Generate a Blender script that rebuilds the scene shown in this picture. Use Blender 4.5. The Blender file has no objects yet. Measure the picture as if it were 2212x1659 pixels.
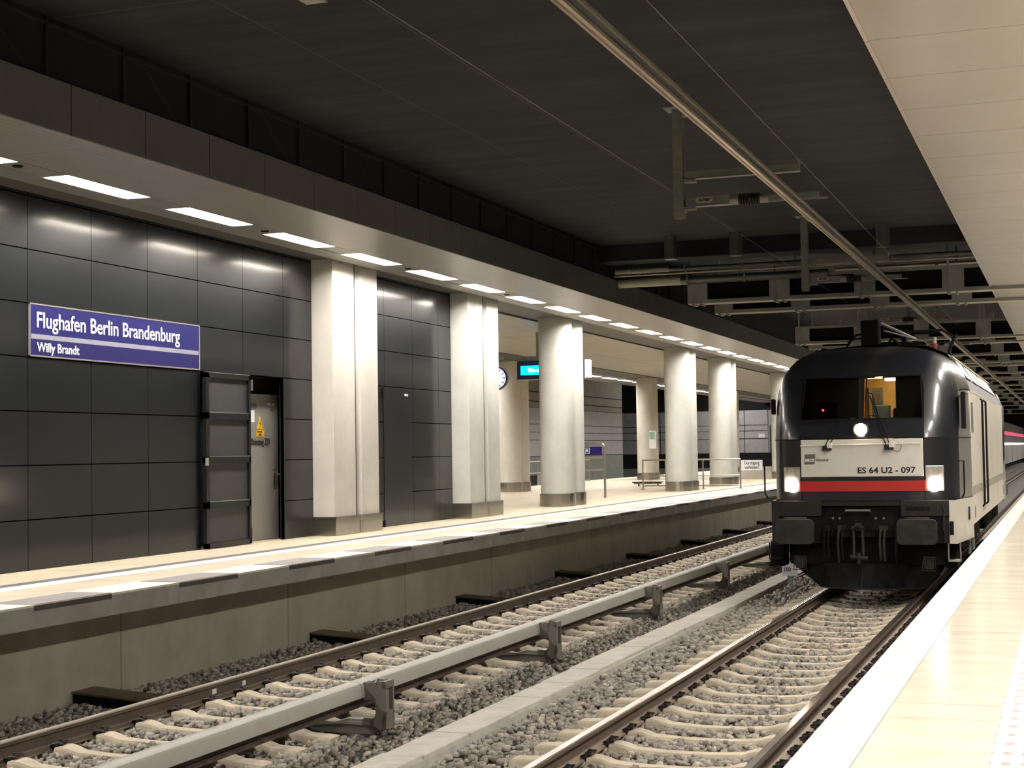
import bpy, bmesh, math, random
import numpy as np
from mathutils import Vector, Matrix
random.seed(7); RNG = np.random.default_rng(7)
SC = bpy.context.scene
COL = SC.collection
PI = math.pi

# ------------------------------------------------------------------ camera, world, exposure
def setup_camera():
    yaw, pitch, roll = math.radians(19.842), math.radians(2.509), math.radians(0.892)
    fwd = Vector((-math.sin(yaw)*math.cos(pitch), math.cos(yaw)*math.cos(pitch), math.sin(pitch)))
    r0 = Vector((math.cos(yaw), math.sin(yaw), 0)); u0 = r0.cross(fwd)
    rt = r0*math.cos(roll) - u0*math.sin(roll); up = u0*math.cos(roll) + r0*math.sin(roll)
    cam = bpy.data.cameras.new('camera'); ob = bpy.data.objects.new('camera', cam); COL.objects.link(ob)
    M = Matrix((rt, up, -fwd)).transposed().to_4x4(); M.translation = Vector((0, 0, 2.26))
    ob.matrix_world = M
    cam.sensor_width = 36; cam.lens = 36*3330/2212; cam.clip_start = .05; cam.clip_end = 600
    SC.camera = ob
setup_camera()
W = bpy.data.worlds.new('world'); SC.world = W; W.use_nodes = True
W.node_tree.nodes['Background'].inputs[0].default_value = (.9, .85, .75, 1)
W.node_tree.nodes['Background'].inputs[1].default_value = 0.0
SC.view_settings.view_transform = 'Standard'; SC.view_settings.look = 'None'
SC.view_settings.gamma = 1; SC.view_settings.use_curve_mapping = False
SC.view_settings.exposure = 0.0
LAMP = 92.0            # radiance of the recessed platform lamps
LAMP_COL = (1.0, .94, .87)
SC.cycles.max_bounces = 8; SC.cycles.diffuse_bounces = 5; SC.cycles.glossy_bounces = 4
SC.cycles.sample_clamp_indirect = 6; SC.cycles.caustics_reflective = False; SC.cycles.caustics_refractive = False

# ------------------------------------------------------------------ materials
def nodes(name):
    m = bpy.data.materials.new(name); m.use_nodes = True
    nt = m.node_tree; b = nt.nodes['Principled BSDF']
    return m, nt, b
def N(nt, t, **k):
    n = nt.nodes.new(t)
    for a, v in k.items(): setattr(n, a, v)
    return n
def math_n(nt, op, a, b=None, c=None):
    n = N(nt, 'ShaderNodeMath', operation=op)
    for i, v in enumerate((a, b, c)):
        if v is None: continue
        if isinstance(v, (int, float)): n.inputs[i].default_value = v
        else: nt.links.new(v, n.inputs[i])
    return n.outputs[0]
def mixc(nt, f, a, b):
    n = N(nt, 'ShaderNodeMix', data_type='RGBA')
    if isinstance(f, (int, float)): n.inputs[0].default_value = f
    else: nt.links.new(f, n.inputs[0])
    for i, v in ((6, a), (7, b)):
        if isinstance(v, tuple): n.inputs[i].default_value = v[:3]+(1,)
        else: nt.links.new(v, n.inputs[i])
    return n.outputs[2]
def mat(name, col, rough=.6, metal=0., var=.12, scale=3., stretch=(1, 1, 1), bump=0., bscale=40., lines=(), linecol=(.01, .01, .01),
        spec=.5, coat=0., coatr=.12, streak=0., col2=None):
    """principled surface, base colour varied by noise; lines = (axis, period, offset, width) joints in object space"""
    m, nt, b = nodes(name)
    geo = N(nt, 'ShaderNodeNewGeometry')
    mp = N(nt, 'ShaderNodeMapping'); mp.inputs['Scale'].default_value = stretch
    nt.links.new(geo.outputs['Position'], mp.inputs[0])
    nz = N(nt, 'ShaderNodeTexNoise'); nz.inputs['Scale'].default_value = scale; nz.inputs['Detail'].default_value = 6
    nz.inputs['Roughness'].default_value = .6
    nt.links.new(mp.outputs[0], nz.inputs['Vector'])
    c2 = col2 or tuple(min(1, c*(1-var*1.6)) for c in col)
    c1 = tuple(min(1, c*(1+var)) for c in col)
    rp = N(nt, 'ShaderNodeValToRGB')
    rp.color_ramp.elements[0].position = .35; rp.color_ramp.elements[1].position = .65
    rp.color_ramp.elements[0].color = c2+(1,); rp.color_ramp.elements[1].color = c1+(1,)
    nt.links.new(nz.outputs[0], rp.inputs[0])
    out = rp.outputs[0]
    if streak:
        n2 = N(nt, 'ShaderNodeTexNoise'); n2.inputs['Scale'].default_value = 1.
        mp2 = N(nt, 'ShaderNodeMapping'); mp2.inputs['Scale'].default_value = (2.2, 2.2, .22)
        nt.links.new(geo.outputs['Position'], mp2.inputs[0]); nt.links.new(mp2.outputs[0], n2.inputs['Vector'])
        f = math_n(nt, 'MULTIPLY', math_n(nt, 'GREATER_THAN', n2.outputs[0], .0), math_n(nt, 'MULTIPLY', n2.outputs[0], streak))
        out = mixc(nt, f, out, tuple(c*.55 for c in col))
    if lines:
        sp = N(nt, 'ShaderNodeSeparateXYZ'); nt.links.new(geo.outputs['Position'], sp.inputs[0])
        tot = None
        for ax, per, off, wd in lines:
            fr = math_n(nt, 'FRACT', math_n(nt, 'DIVIDE', math_n(nt, 'SUBTRACT', sp.outputs['XYZ'.index(ax)], off-wd/2+per*400), per))
            k = math_n(nt, 'LESS_THAN', fr, wd/per)
            tot = k if tot is None else math_n(nt, 'MAXIMUM', tot, k)
        out = mixc(nt, tot, out, linecol)
        if spec > .6: nt.links.new(math_n(nt, 'MULTIPLY', math_n(nt, 'SUBTRACT', 1., tot), spec-.36), b.inputs['Specular IOR Level'])
    nt.links.new(out, b.inputs['Base Color'])
    b.inputs['Roughness'].default_value = rough; b.inputs['Metallic'].default_value = metal
    b.inputs['Specular IOR Level'].default_value = spec
    b.inputs['Coat Weight'].default_value = coat; b.inputs['Coat Roughness'].default_value = coatr
    if lines and spec > .6: nt.links.new(math_n(nt, 'MULTIPLY', math_n(nt, 'SUBTRACT', 1., tot), coat), b.inputs['Coat Weight'])
    if bump:
        n3 = N(nt, 'ShaderNodeTexNoise'); n3.inputs['Scale'].default_value = bscale; n3.inputs['Detail'].default_value = 5
        nt.links.new(geo.outputs['Position'], n3.inputs['Vector'])
        bp = N(nt, 'ShaderNodeBump'); bp.inputs['Strength'].default_value = bump; bp.inputs['Distance'].default_value = .02
        nt.links.new(n3.outputs[0], bp.inputs['Height']); nt.links.new(bp.outputs[0], b.inputs['Normal'])
    return m
def emit(name, col, s):
    m, nt, b = nodes(name)
    b.inputs['Base Color'].default_value = tuple(col)+(1,); b.inputs['Emission Color'].default_value = tuple(col)+(1,)
    b.inputs['Emission Strength'].default_value = s
    return m
def glass(name, col, rough=.03, t=.9):
    m, nt, b = nodes(name)
    b.inputs['Base Color'].default_value = tuple(col)+(1,); b.inputs['Roughness'].default_value = rough
    gl = N(nt, 'ShaderNodeBsdfGlossy'); gl.inputs['Roughness'].default_value = rough
    tr = N(nt, 'ShaderNodeBsdfTransparent'); tr.inputs[0].default_value = tuple(col)+(1,)
    fr = N(nt, 'ShaderNodeFresnel'); fr.inputs[0].default_value = 1.5
    mx = N(nt, 'ShaderNodeMixShader'); nt.links.new(fr.outputs[0], mx.inputs[0])
    nt.links.new(tr.outputs[0], mx.inputs[1]); nt.links.new(gl.outputs[0], mx.inputs[2])
    nt.links.new(mx.outputs[0], nt.nodes['Material Output'].inputs[0])
    return m

JY = 12.39
M = {}
M['ceil'] = mat('ceiling_concrete', (.0105, .011, .0125), .9, var=.5, scale=1.0, stretch=(.35, 2.6, 1), bump=.2, bscale=12,
                lines=(('X', 40, -7.3, .018), ('X', 40, -6.02, .018), ('Y', 40, 12.2, .02)), linecol=(.04, .04, .04))
M['void'] = mat('black_void', (.003, .003, .0034), .9)
M['fascia'] = mat('fascia_panel', (.165, .165, .16), .45, metal=.25, var=.04, lines=(('Y', 1.265, JY, .014),))
M['soffit'] = mat('soffit_panel', (.60, .575, .53), .30, metal=.3, var=.03, lines=(('Y', 2.53, JY+.6, .010), ('X', .106, -8.95, .006)), linecol=(.30, .28, .25))
M['soffit_r'] = mat('soffit_panel_right', (.62, .57, .50), .34, metal=.45, var=.03, scale=.8, lines=(('Y', 1.31, 11.92, .013),), linecol=(.22, .20, .17))
M['soffit_trim'] = mat('soffit_trim', (.75, .66, .58), .3, metal=.5, var=.03, lines=(('Y', 1.31, 11.92, .013),), linecol=(.25, .22, .2))
M['strip'] = mat('lamp_strip_metal', (.50, .48, .44), .35, metal=.4, var=.03)
M['band'] = mat('dark_band', (.075, .072, .066), .55, var=.05)
M['inner'] = mat('inner_ceiling', (.53, .50, .44), .38, metal=.2, var=.04, lines=(('Y', 3.2, 36.2, .03), ('X', 2.35, -14.3, .03)), linecol=(.10, .09, .07))
M['panel'] = mat('dark_wall_panel', (.004, .0062, .008), .38, metal=.0, var=.05, spec=.61, coat=.5, coatr=.15,
                 lines=(('Y', 1.25, 15.02, .010), ('Z', .635, 1.55, .014)), linecol=(.001, .001, .001))
M['panel_door'] = mat('flush_door_panel', (.004, .0062, .008), .38, var=.05, spec=.25, coat=.5, coatr=.15)
M['wall_far'] = mat('far_wall_panel', (.36, .36, .37), .5, var=.06)
M['wall_far_g'] = mat('far_wall_base', (.20, .215, .20), .6, var=.06)
M['wall_far_t'] = mat('far_wall_top', (.22, .20, .15), .6, var=.08)
M['seam'] = mat('dark_seam', (.03, .03, .03), .8)
M['black'] = mat('matte_black', (.007, .007, .008), .8, var=.05, spec=.15)
M['plinth'] = mat('steel_plinth', (.55, .52, .46), .2, metal=1., var=.05)
M['column'] = mat('column_concrete', (.80, .76, .68), .55, var=.07, scale=1.2, streak=.35, bump=.04)
M['column_c'] = mat('column_concrete_cool', (.74, .74, .68), .55, var=.08, scale=1.2, streak=.45, bump=.04)
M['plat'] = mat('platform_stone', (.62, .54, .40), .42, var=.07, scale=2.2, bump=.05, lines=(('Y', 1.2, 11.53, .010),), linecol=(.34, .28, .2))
M['plat_w'] = mat('platform_white', (.92, .89, .80), .45, var=.04, lines=(('Y', .6, 11.53, .008),), linecol=(.5, .46, .38))
M['plat_g'] = mat('platform_grey', (.13, .12, .115), .6, var=.08)
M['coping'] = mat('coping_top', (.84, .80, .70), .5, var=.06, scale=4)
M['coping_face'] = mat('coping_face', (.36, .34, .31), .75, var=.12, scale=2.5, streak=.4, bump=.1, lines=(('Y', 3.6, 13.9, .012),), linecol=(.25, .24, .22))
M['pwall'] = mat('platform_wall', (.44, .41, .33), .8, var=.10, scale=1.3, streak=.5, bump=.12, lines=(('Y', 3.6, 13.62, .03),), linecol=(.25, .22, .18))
M['granite'] = mat('granite_right', (.90, .84, .68), .16, var=.07, scale=1.5, stretch=(.6, 2.5, 1), spec=.6, bump=.02, bscale=8,
                   lines=(('Y', 3.6, 9.25, .012), ('Y', 3.6, 8.75, .008)), linecol=(.55, .40, .30))
M['granite_c'] = mat('granite_coping', (.90, .87, .80), .30, var=.04, lines=(('Y', 3.62, 10.4, .012),), linecol=(.5, .4, .3))
M['tactile'] = mat('tactile_white', (.93, .91, .86), .4, var=.03)
M['tactile_g'] = mat('tactile_gap', (.55, .46, .36), .5, var=.05, lines=(('Y', .25, 7.6, .06),), linecol=(.26, .19, .14))
M['bed'] = mat('ballast_bed', (.13, .125, .115), .95, var=.5, scale=22, bump=1.0, bscale=28)
M['sleeper'] = mat('sleeper_concrete', (.55, .48, .36), .85, var=.10, scale=5, bump=.15)
M['duct'] = mat('duct_concrete', (.56, .53, .46), .85, var=.08, scale=5, bump=.12)
M['cover'] = mat('rail_cover_plastic', (.42, .41, .36), .42, var=.04)
M['bracket'] = mat('bracket_plastic', (.15, .143, .12), .5, var=.06)
M['rust'] = mat('rusty_steel', (.085, .062, .048), .6, metal=.3, var=.3, scale=8)
M['rust_top'] = mat('pit_lid', (.11, .085, .05), .8, var=.2)
M['clip'] = mat('clip_steel', (.055, .045, .045), .45, metal=.6, var=.2, scale=20)
M['galv'] = mat('galvanised', (.27, .28, .25), .5, metal=.45, var=.10, scale=6)
M['galv_l'] = mat('galvanised_light', (.42, .40, .34), .45, metal=.4, var=.10, scale=6)
M['alu'] = mat('conductor_aluminium', (.66, .60, .45), .34, metal=.55, var=.06, scale=2)
M['alu_shade'] = mat('conductor_groove_shade', (.10, .10, .11), .5, metal=.4)
M['copper'] = mat('contact_copper', (.62, .42, .30), .3, metal=.8)
M['insul'] = mat('insulator_brown', (.02, .017, .017), .3, var=.1)
M['tray'] = mat('tray_grey', (.30, .30, .28), .55, metal=.2, var=.08)
M['tray_b'] = mat('tray_board', (.80, .75, .62), .6, var=.08)
M['pipe'] = mat('pipe_dark', (.13, .125, .115), .4, metal=.5)
M['pipe_lit'] = mat('pipe_lit_skin', (.55, .52, .40), .4)
M['steel'] = mat('brushed_steel', (.50, .47, .42), .3, metal=.9, var=.05)
M['blue'] = mat('sign_blue', (.011, .010, .115), .5, spec=.25, var=.02)
M['blue2'] = mat('sign_blue_lower', (.014, .011, .10), .5, spec=.25, var=.02)
M['white'] = mat('sign_white', (.86, .86, .86), .4, var=.02)
M['signgrey'] = mat('sign_grey_bar', (.30, .30, .36), .4, var=.02)
M['frame_w'] = mat('sign_frame', (.80, .78, .74), .25, metal=.7, var=.02)
M['doorgrey'] = mat('door_grey', (.26, .255, .235), .5, var=.04)
M['mesh'] = mat('frame_infill', (.032, .032, .035), .6, var=.06)
M['blackframe'] = mat('black_frame', (.012, .013, .015), .35, metal=.3)
M['yellow'] = mat('warning_yellow', (.85, .48, .01), .5, var=.03)
M['ink'] = mat('black_ink', (.015, .015, .015), .6)
M['ink_b'] = mat('grey_ink', (.10, .10, .10), .6)
# locomotive
M['char'] = mat('loco_charcoal', (.014, .0155, .020), .30, metal=.15, var=.06, coat=.5)
M['char_m'] = mat('loco_charcoal_matt', (.018, .0165, .015), .6, var=.1, spec=.3)
M['cream'] = mat('loco_cream', (.76, .71, .61), .28, metal=.1, var=.04, scale=.8)
M['silver'] = mat('loco_silver', (.42, .41, .37), .26, metal=.6, var=.06)
M['lpanel'] = mat('loco_white_panel', (.80, .77, .68), .4, var=.03)
M['red'] = mat('loco_red', (.46, .025, .020), .35, var=.05)
M['dirty'] = mat('loco_underframe', (.010, .009, .0085), .8, var=.3, scale=6, spec=.15)
M['dirty2'] = mat('loco_buffer', (.030, .029, .027), .7, var=.25, scale=5, spec=.25)
M['roof'] = mat('loco_roof', (.13, .13, .14), .62, metal=.1, var=.08)
M['lglass'] = glass('cab_glass', (.62, .64, .62))
M['lampglass'] = mat('lamp_reflector', (.62, .58, .52), .15, metal=.5)
M['lmark'] = mat('logo_grey', (.13, .12, .10), .5)
M['headlamp'] = emit('headlamp_glow', (1, .80, .62), 60)
M['lamp'] = emit('lamp_diffuser', LAMP_COL, LAMP)
M['warm'] = mat('cab_wood', (.62, .44, .18), .45, var=.1, scale=4)
M['cabdark'] = mat('cab_dark', (.035, .032, .030), .7)
M['blind'] = mat('cab_blind', (.06, .055, .045), .8, var=.05)
M['seatback'] = mat('cab_seat_back', (.75, .86, .82), .5)
M['cablamp'] = emit('cab_glow', (1, .76, .40), 30)
M['redled'] = emit('red_led', (1, .03, .03), 22)
M['screen'] = emit('display_screen', (.0, .50, 1.0), 1.6)
M['screen_t'] = emit('display_text', (.8, .98, 1.0), 2.5)
M['clockface'] = emit('clock_face', (.78, .85, 1.0), 1.3)
M['navy'] = mat('display_case_navy', (.012, .015, .07), .4)
M['pink'] = emit('train_pink_band_glow', (1.0, .12, .25), .55)
M['trainwhite'] = mat('train_white', (.60, .55, .58), .25, metal=.2)
M['traingrey'] = mat('train_grey', (.50, .49, .46), .5)
M['tglow'] = emit('train_white_band_glow', (1, .93, .86), 2.5)
M['red_ins'] = mat('insulator_red', (.25, .05, .03), .4)

def rail_material(name='rail_steel', topcol=(.36, .31, .27), met=.9, tr=.20):
    m, nt, b = nodes(name)
    geo = N(nt, 'ShaderNodeNewGeometry'); sp = N(nt, 'ShaderNodeSeparateXYZ'); nt.links.new(geo.outputs['Position'], sp.inputs[0])
    top = math_n(nt, 'GREATER_THAN', sp.outputs[2], -.012)
    foot = math_n(nt, 'LESS_THAN', sp.outputs[2], -.135)
    nz = N(nt, 'ShaderNodeTexNoise'); nz.inputs['Scale'].default_value = 9; nt.links.new(geo.outputs['Position'], nz.inputs['Vector'])
    c = mixc(nt, nz.outputs[0], (.07, .05, .04), (.13, .095, .07))
    c = mixc(nt, math_n(nt, 'MULTIPLY', foot, .55), c, (.33, .27, .20))
    c = mixc(nt, top, c, topcol)
    nt.links.new(c, b.inputs['Base Color'])
    nt.links.new(math_n(nt, 'MULTIPLY', top, met), b.inputs['Metallic'])
    nt.links.new(math_n(nt, 'SUBTRACT', .62, math_n(nt, 'MULTIPLY', top, .62-tr)), b.inputs['Roughness'])
    return m
M['rail'] = rail_material(); M['rail_tan'] = rail_material('rail_tan', (.34, .30, .24), .15, .45)
def stone_material():
    m, nt, b = nodes('ballast_stone')
    at = N(nt, 'ShaderNodeAttribute', attribute_name='shade')
    rp = N(nt, 'ShaderNodeValToRGB'); cr = rp.color_ramp
    cr.elements[0].color = (.17, .155, .135, 1); cr.elements[1].color = (.56, .52, .44, 1)
    e = cr.elements.new(.5); e.color = (.32, .295, .25, 1)
    e = cr.elements.new(.97); e.color = (.50, .44, .36, 1)
    nt.links.new(at.outputs['Fac'], rp.inputs[0])
    nt.links.new(rp.outputs[0], b.inputs['Base Color']); b.inputs['Roughness'].default_value = .85
    return m
M['stone'] = stone_material()

# ------------------------------------------------------------------ object helpers
def tag(o, label=None, cat=None, group=None, kind=None):
    if label: o['label'] = label
    if cat: o['category'] = cat
    if group: o['group'] = group
    if kind: o['kind'] = kind
    return o
def thing(name, loc, label, cat, group=None):
    o = bpy.data.objects.new(name, None); o.empty_display_size = .1; COL.objects.link(o); o.location = loc
    return tag(o, label, cat, group)
def root_loc(p):
    while p.parent: p = p.parent
    return Vector(p.location)
class MB:
    """collects shapes in world coordinates and links them as one mesh object"""
    def __init__(s): s.v = []; s.f = []
    def add(s, vs, fs):
        n = len(s.v); s.v += [tuple(v) for v in vs]; s.f += [tuple(i+n for i in f) for f in fs]; return s
    def box(s, x0, x1, y0, y1, z0, z1):
        if x0 > x1: x0, x1 = x1, x0
        if y0 > y1: y0, y1 = y1, y0
        if z0 > z1: z0, z1 = z1, z0
        return s.add([(x0,y0,z0),(x1,y0,z0),(x1,y1,z0),(x0,y1,z0),(x0,y0,z1),(x1,y0,z1),(x1,y1,z1),(x0,y1,z1)],
              [(0,3,2,1),(4,5,6,7),(0,1,5,4),(1,2,6,5),(2,3,7,6),(3,0,4,7)])
    def quad(s, a, b, c, d): return s.add([a, b, c, d], [(0,1,2,3)])
    def prism(s, pts, ax, a0, a1):
        """pts: polygon in the two other axes (order x,y,z without ax), extruded from a0 to a1"""
        def P(p, a):
            if ax == 'x': return (a, p[0], p[1])
            if ax == 'y': return (p[0], a, p[1])
            return (p[0], p[1], a)
        n = len(pts); vs = [P(p, a0) for p in pts]+[P(p, a1) for p in pts]
        fs = [(i, (i+1) % n, n+(i+1) % n, n+i) for i in range(n)]+[tuple(range(n))[::-1], tuple(range(n, 2*n))]
        return s.add(vs, fs)
    def cyl(s, p0, p1, r, n=12, r1=None, cap=True):
        p0, p1 = Vector(p0), Vector(p1); d = (p1-p0).normalized()
        a = d.orthogonal().normalized(); b = d.cross(a); r1 = r if r1 is None else r1
        vs = [p0+(a*math.cos(2*PI*i/n)+b*math.sin(2*PI*i/n))*r for i in range(n)]
        vs += [p1+(a*math.cos(2*PI*i/n)+b*math.sin(2*PI*i/n))*r1 for i in range(n)]
        fs = [(i, (i+1) % n, n+(i+1) % n, n+i) for i in range(n)]
        if cap: fs += [tuple(range(n))[::-1], tuple(range(n, 2*n))]
        return s.add(vs, fs)
    def tube(s, path, r, n=8):
        path = [Vector(p) for p in path]; prev = None; rings = []
        for i, p in enumerate(path):
            d = (path[min(i+1, len(path)-1)]-path[max(i-1, 0)]).normalized()
            a = d.orthogonal().normalized() if prev is None else (prev-d*prev.dot(d)).normalized()
            prev = a; b = d.cross(a)
            rings.append([p+(a*math.cos(2*PI*k/n)+b*math.sin(2*PI*k/n))*r for k in range(n)])
        vs = [v for rg in rings for v in rg]; fs = []
        for i in range(len(rings)-1):
            for k in range(n): fs.append((i*n+k, i*n+(k+1) % n, (i+1)*n+(k+1) % n, (i+1)*n+k))
        fs += [tuple(range(n))[::-1], tuple((len(rings)-1)*n+k for k in range(n))]
        return s.add(vs, fs)
    def build(s, name, m, parent=None, smooth=False, bevel=0., at=None):
        me = bpy.data.meshes.new(name)
        if parent is not None: o0 = root_loc(parent)
        elif at is not None: o0 = Vector(at)
        else:
            xs = np.array(s.v); o0 = Vector(((xs[:,0].min()+xs[:,0].max())/2, (xs[:,1].min()+xs[:,1].max())/2, xs[:,2].min()))
        me.from_pydata([tuple(Vector(v)-o0) for v in s.v], [], s.f); me.update()
        bm = bmesh.new(); bm.from_mesh(me); bmesh.ops.recalc_face_normals(bm, faces=bm.faces); bm.to_mesh(me); bm.free()
        me.materials.append(m)
        if smooth:
            me.shade_smooth()
            try: me.set_sharp_from_angle(angle=math.radians(38))
            except Exception: pass
        o = bpy.data.objects.new(name, me); COL.objects.link(o)
        if parent is not None: o.parent = parent
        else: o.location = o0
        if bevel:
            b = o.modifiers.new('bevel', 'BEVEL'); b.width = bevel; b.segments = 2; b.limit_method = 'ANGLE'
        return o
def struct(mb, name, m, **k): return tag(mb.build(name, m, **k), kind='structure')
def copy_tree(o, loc=None, label=None, parent=None):
    c = o.copy(); COL.objects.link(c)
    if parent is not None: c.parent = parent
    if loc is not None: c.location = loc
    if label: c['label'] = label
    for ch in list(o.children): copy_tree(ch, parent=c)
    return c
def text(body, size, m, loc, face, parent, name='lettering', sx=1., bold=0., align='LEFT', shear=0.):
    cu = bpy.data.curves.new(name, 'FONT'); cu.body = body; cu.size = size; cu.offset = bold; cu.extrude = .002
    cu.align_x = align; cu.shear = shear; cu.resolution_u = 3
    o = bpy.data.objects.new(name, cu); COL.objects.link(o)
    bpy.context.view_layer.update()
    dg = bpy.context.evaluated_depsgraph_get()
    me = bpy.data.meshes.new_from_object(o.evaluated_get(dg)); bpy.data.objects.remove(o); bpy.data.curves.remove(cu)
    rot = {'-y': Matrix.Rotation(PI/2, 4, 'X'), '+x': Matrix.Rotation(PI/2, 4, 'Z') @ Matrix.Rotation(PI/2, 4, 'X'),
           '-x': Matrix.Rotation(-PI/2, 4, 'Z') @ Matrix.Rotation(PI/2, 4, 'X')}[face]
    me.transform(Matrix.Translation(Vector(loc)-root_loc(parent)) @ rot @ Matrix.Diagonal((sx, 1, 1, 1)))
    me.materials.clear(); me.materials.append(m)
    ob = bpy.data.objects.new(name, me); COL.objects.link(ob); ob.parent = parent
    return ob
ORD = ['nearest', 'second nearest', 'third nearest', 'fourth nearest', 'fifth nearest', 'sixth nearest', 'seventh nearest', 'eighth nearest', 'ninth nearest', 'tenth nearest']

Y0, Y1 = -18., 230.
# ------------------------------------------------------------------ setting: track bed, platforms
def bed_h(x, y=0.):
    """height of the ballast surface"""
    pts = [(-9.3, -.20), (-8.3, -.22), (-6.1, -.235), (-5.7, -.20), (-5.45, -.27), (-5.25, -.36), (-4.86, -.30), (-4.8, -.20), (-4.4, -.255), (-3.7, -.26), (-2.2, -.26), (-1.2, -.26)]
    return float(np.interp(x, [p[0] for p in pts], [p[1] for p in pts]))
mb = MB(); xs = [-9.3, -8.3, -7.4, -6.6, -6.1, -5.7, -5.45, -5.25, -4.86, -4.8, -4.3, -3.7, -2.2, -1.2]
for a, b in zip(xs[:-1], xs[1:]):
    ya, yb = Y0, Y1
    mb.quad((a, ya, bed_h(a)-.03), (b, ya, bed_h(b)-.03), (b, yb, bed_h(b)-.03), (a, yb, bed_h(a)-.03))
struct(mb, 'floor', M['bed'])
# left island platform
def strip(x0, x1, m, z=.96, ya=Y0, yb=Y1, th=.02, name='platform_surface'): return struct(MB().box(x0, x1, ya, yb, z-th, z), name, m)
strip(-9.25, -8.72, M['coping'])
strip(-9.88, -9.25, M['plat'])
strip(-10.18, -9.88, M['plat_w'], z=.963)
strip(-10.42, -10.18, M['plat_g'])
strip(-18.6, -10.42, M['plat'])
strip(-18.9, -18.6, M['plat_w'], z=.963)
strip(-19.72, -18.9, M['plat'])
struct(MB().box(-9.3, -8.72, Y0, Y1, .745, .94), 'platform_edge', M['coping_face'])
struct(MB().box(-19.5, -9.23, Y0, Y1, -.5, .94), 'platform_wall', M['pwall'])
# right platform
struct(MB().box(-1.3, -1.01, Y0, Y1, .60, .77), 'platform_edge', M['granite_c'])
struct(MB().box(-1.005, 6.5, Y0, Y1, .60, .769), 'platform_surface', M['granite'])
struct(MB().box(-1.1, 6.5, Y0, Y1, -.5, .60), 'platform_wall', M['pwall'])
tb = MB()
for k in range(5): tb.box(-.39+k*.085, -.345+k*.085, Y0, Y1, .769, .774)
struct(tb, 'tactile_strip', M['tactile']); struct(MB().box(-.40, .04, Y0, Y1, .765, .771), 'tactile_strip', M['tactile_g'])
# distant track bed on the other side of the island
struct(MB().box(-23.5, -19.5, Y0, 120, -.6, -.2), 'floor', M['bed'])

# ------------------------------------------------------------------ setting: shell
struct(MB().box(-32, 8, Y0, 30.3, 6.45, 6.7), 'ceiling', M['ceil'])
struct(MB().box(-8.98, 8, 30.3, 31.0, 6.12, 6.7), 'ceiling_beam', M['ceil'])
struct(MB().box(-32, 8, 31.0, Y1, 6.75, 6.95), 'ceiling', M['ceil'])
for yy in (44.5, 59, 73.5, 88, 104): struct(MB().box(-8.98, 8, yy, yy+.7, 6.2, 6.75), 'ceiling_beam', M['ceil'])
struct(MB().box(6.5, 6.8, Y0, Y1, -.5, 6.7), 'wall_right', mat('wall_dark', (.03, .03, .03), .8))
struct(MB().box(-32, 8, Y0-.3, Y0, -.6, 6.7), 'wall_back', M['void'])
struct(MB().box(-32, 8, Y1, Y1+.3, -.6, 6.9), 'wall_front', M['void'])
# dark void wall above the left canopy, with faint framing
struct(MB().box(-9.3, -8.99, Y0, Y1, 5.85, 6.75), 'wall_void', M['void'])
vb = MB()
for k in range(24):
    y = 9.5+k*1.27
    vb.box(-8.99, -8.96, y, y+.04, 5.86, 6.44)
    if k % 2: vb.add([(-8.975, y+.25, 6.4), (-8.975, y+.29, 6.4), (-8.975, y+1.0, 5.9), (-8.975, y+.96, 5.9)], [(0, 1, 2, 3)])
vb.box(-8.99, -8.96, Y0, 60, 6.36, 6.39)
struct(vb, 'trim_1', mat('void_frame', (.0065, .0065, .007), .8))
# left canopy
struct(MB().box(-8.96, -8.93, Y0, Y1, 5.36, 5.85), 'canopy_fascia', M['fascia'])
struct(MB().box(-10.22, -8.96, Y0, Y1, 5.362, 5.42), 'canopy_soffit', M['soffit'])
LPER, LLEN, LST = 2.47, 1.62, 14.16
def lamp_ys(a, b):
    k0 = math.ceil((a-LST)/LPER); out = []
    while LST+k0*LPER < b: out.append(LST+k0*LPER); k0 += 1
    return out
def lamp_zone(x0, x1, ya, yb, z, m):
    ys = lamp_ys(ya, yb); mb = MB(); prev = ya
    for y in ys:
        mb.box(x0, x1, prev, y, z, z+.05); prev = y+LLEN
    mb.box(x0, x1, prev, yb, z, z+.05)
    struct(mb, 'canopy_lamp_channel', m); return ys
ysL = lamp_zone(-10.57, -10.25, -6, 222, 5.368, M['strip'])
struct(MB().box(-10.93, -10.575, Y0, Y1, 5.36, 5.42), 'canopy_soffit', M['strip'])
struct(MB().box(-11.95, -10.93, Y0, Y1, 5.40, 5.46), 'canopy_soffit', M['band'])
struct(MB().box(-16.65, -11.95, 29.5, 106, 5.36, 5.42), 'ceiling', M['inner'])
struct(MB().box(-17.85, -16.65, 29.5, 106, 5.33, 5.39), 'canopy_soffit', M['band'])
struct(MB().box(-18.5, -17.85, 29.5, 106, 5.36, 5.42), 'canopy_soffit', M['strip'])
ysF = lamp_zone(-18.85, -18.55, 31, 86, 5.368, M['strip'])
struct(MB().box(-19.9, -18.85, 29.5, 106, 5.36, 5.42), 'canopy_soffit', M['strip'])
struct(MB().box(-19.95, -19.9, 29.5, 106, 5.36, 5.85), 'canopy_fascia', M['fascia'])
# right canopy
struct(MB().box(-1.39, -1.355, Y0, Y1, 5.352, 5.85), 'canopy_fascia', M['soffit_trim'])
struct(MB().box(-1.355, -.12, Y0, Y1, 5.36, 5.42), 'canopy_soffit', M['soffit_r'])
ysR = lamp_zone(-.12, .22, -14, 222, 5.362, M['strip'])
struct(MB().box(.22, 6.5, Y0, Y1, 5.36, 5.42), 'canopy_soffit', M['soffit_r'])

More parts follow.
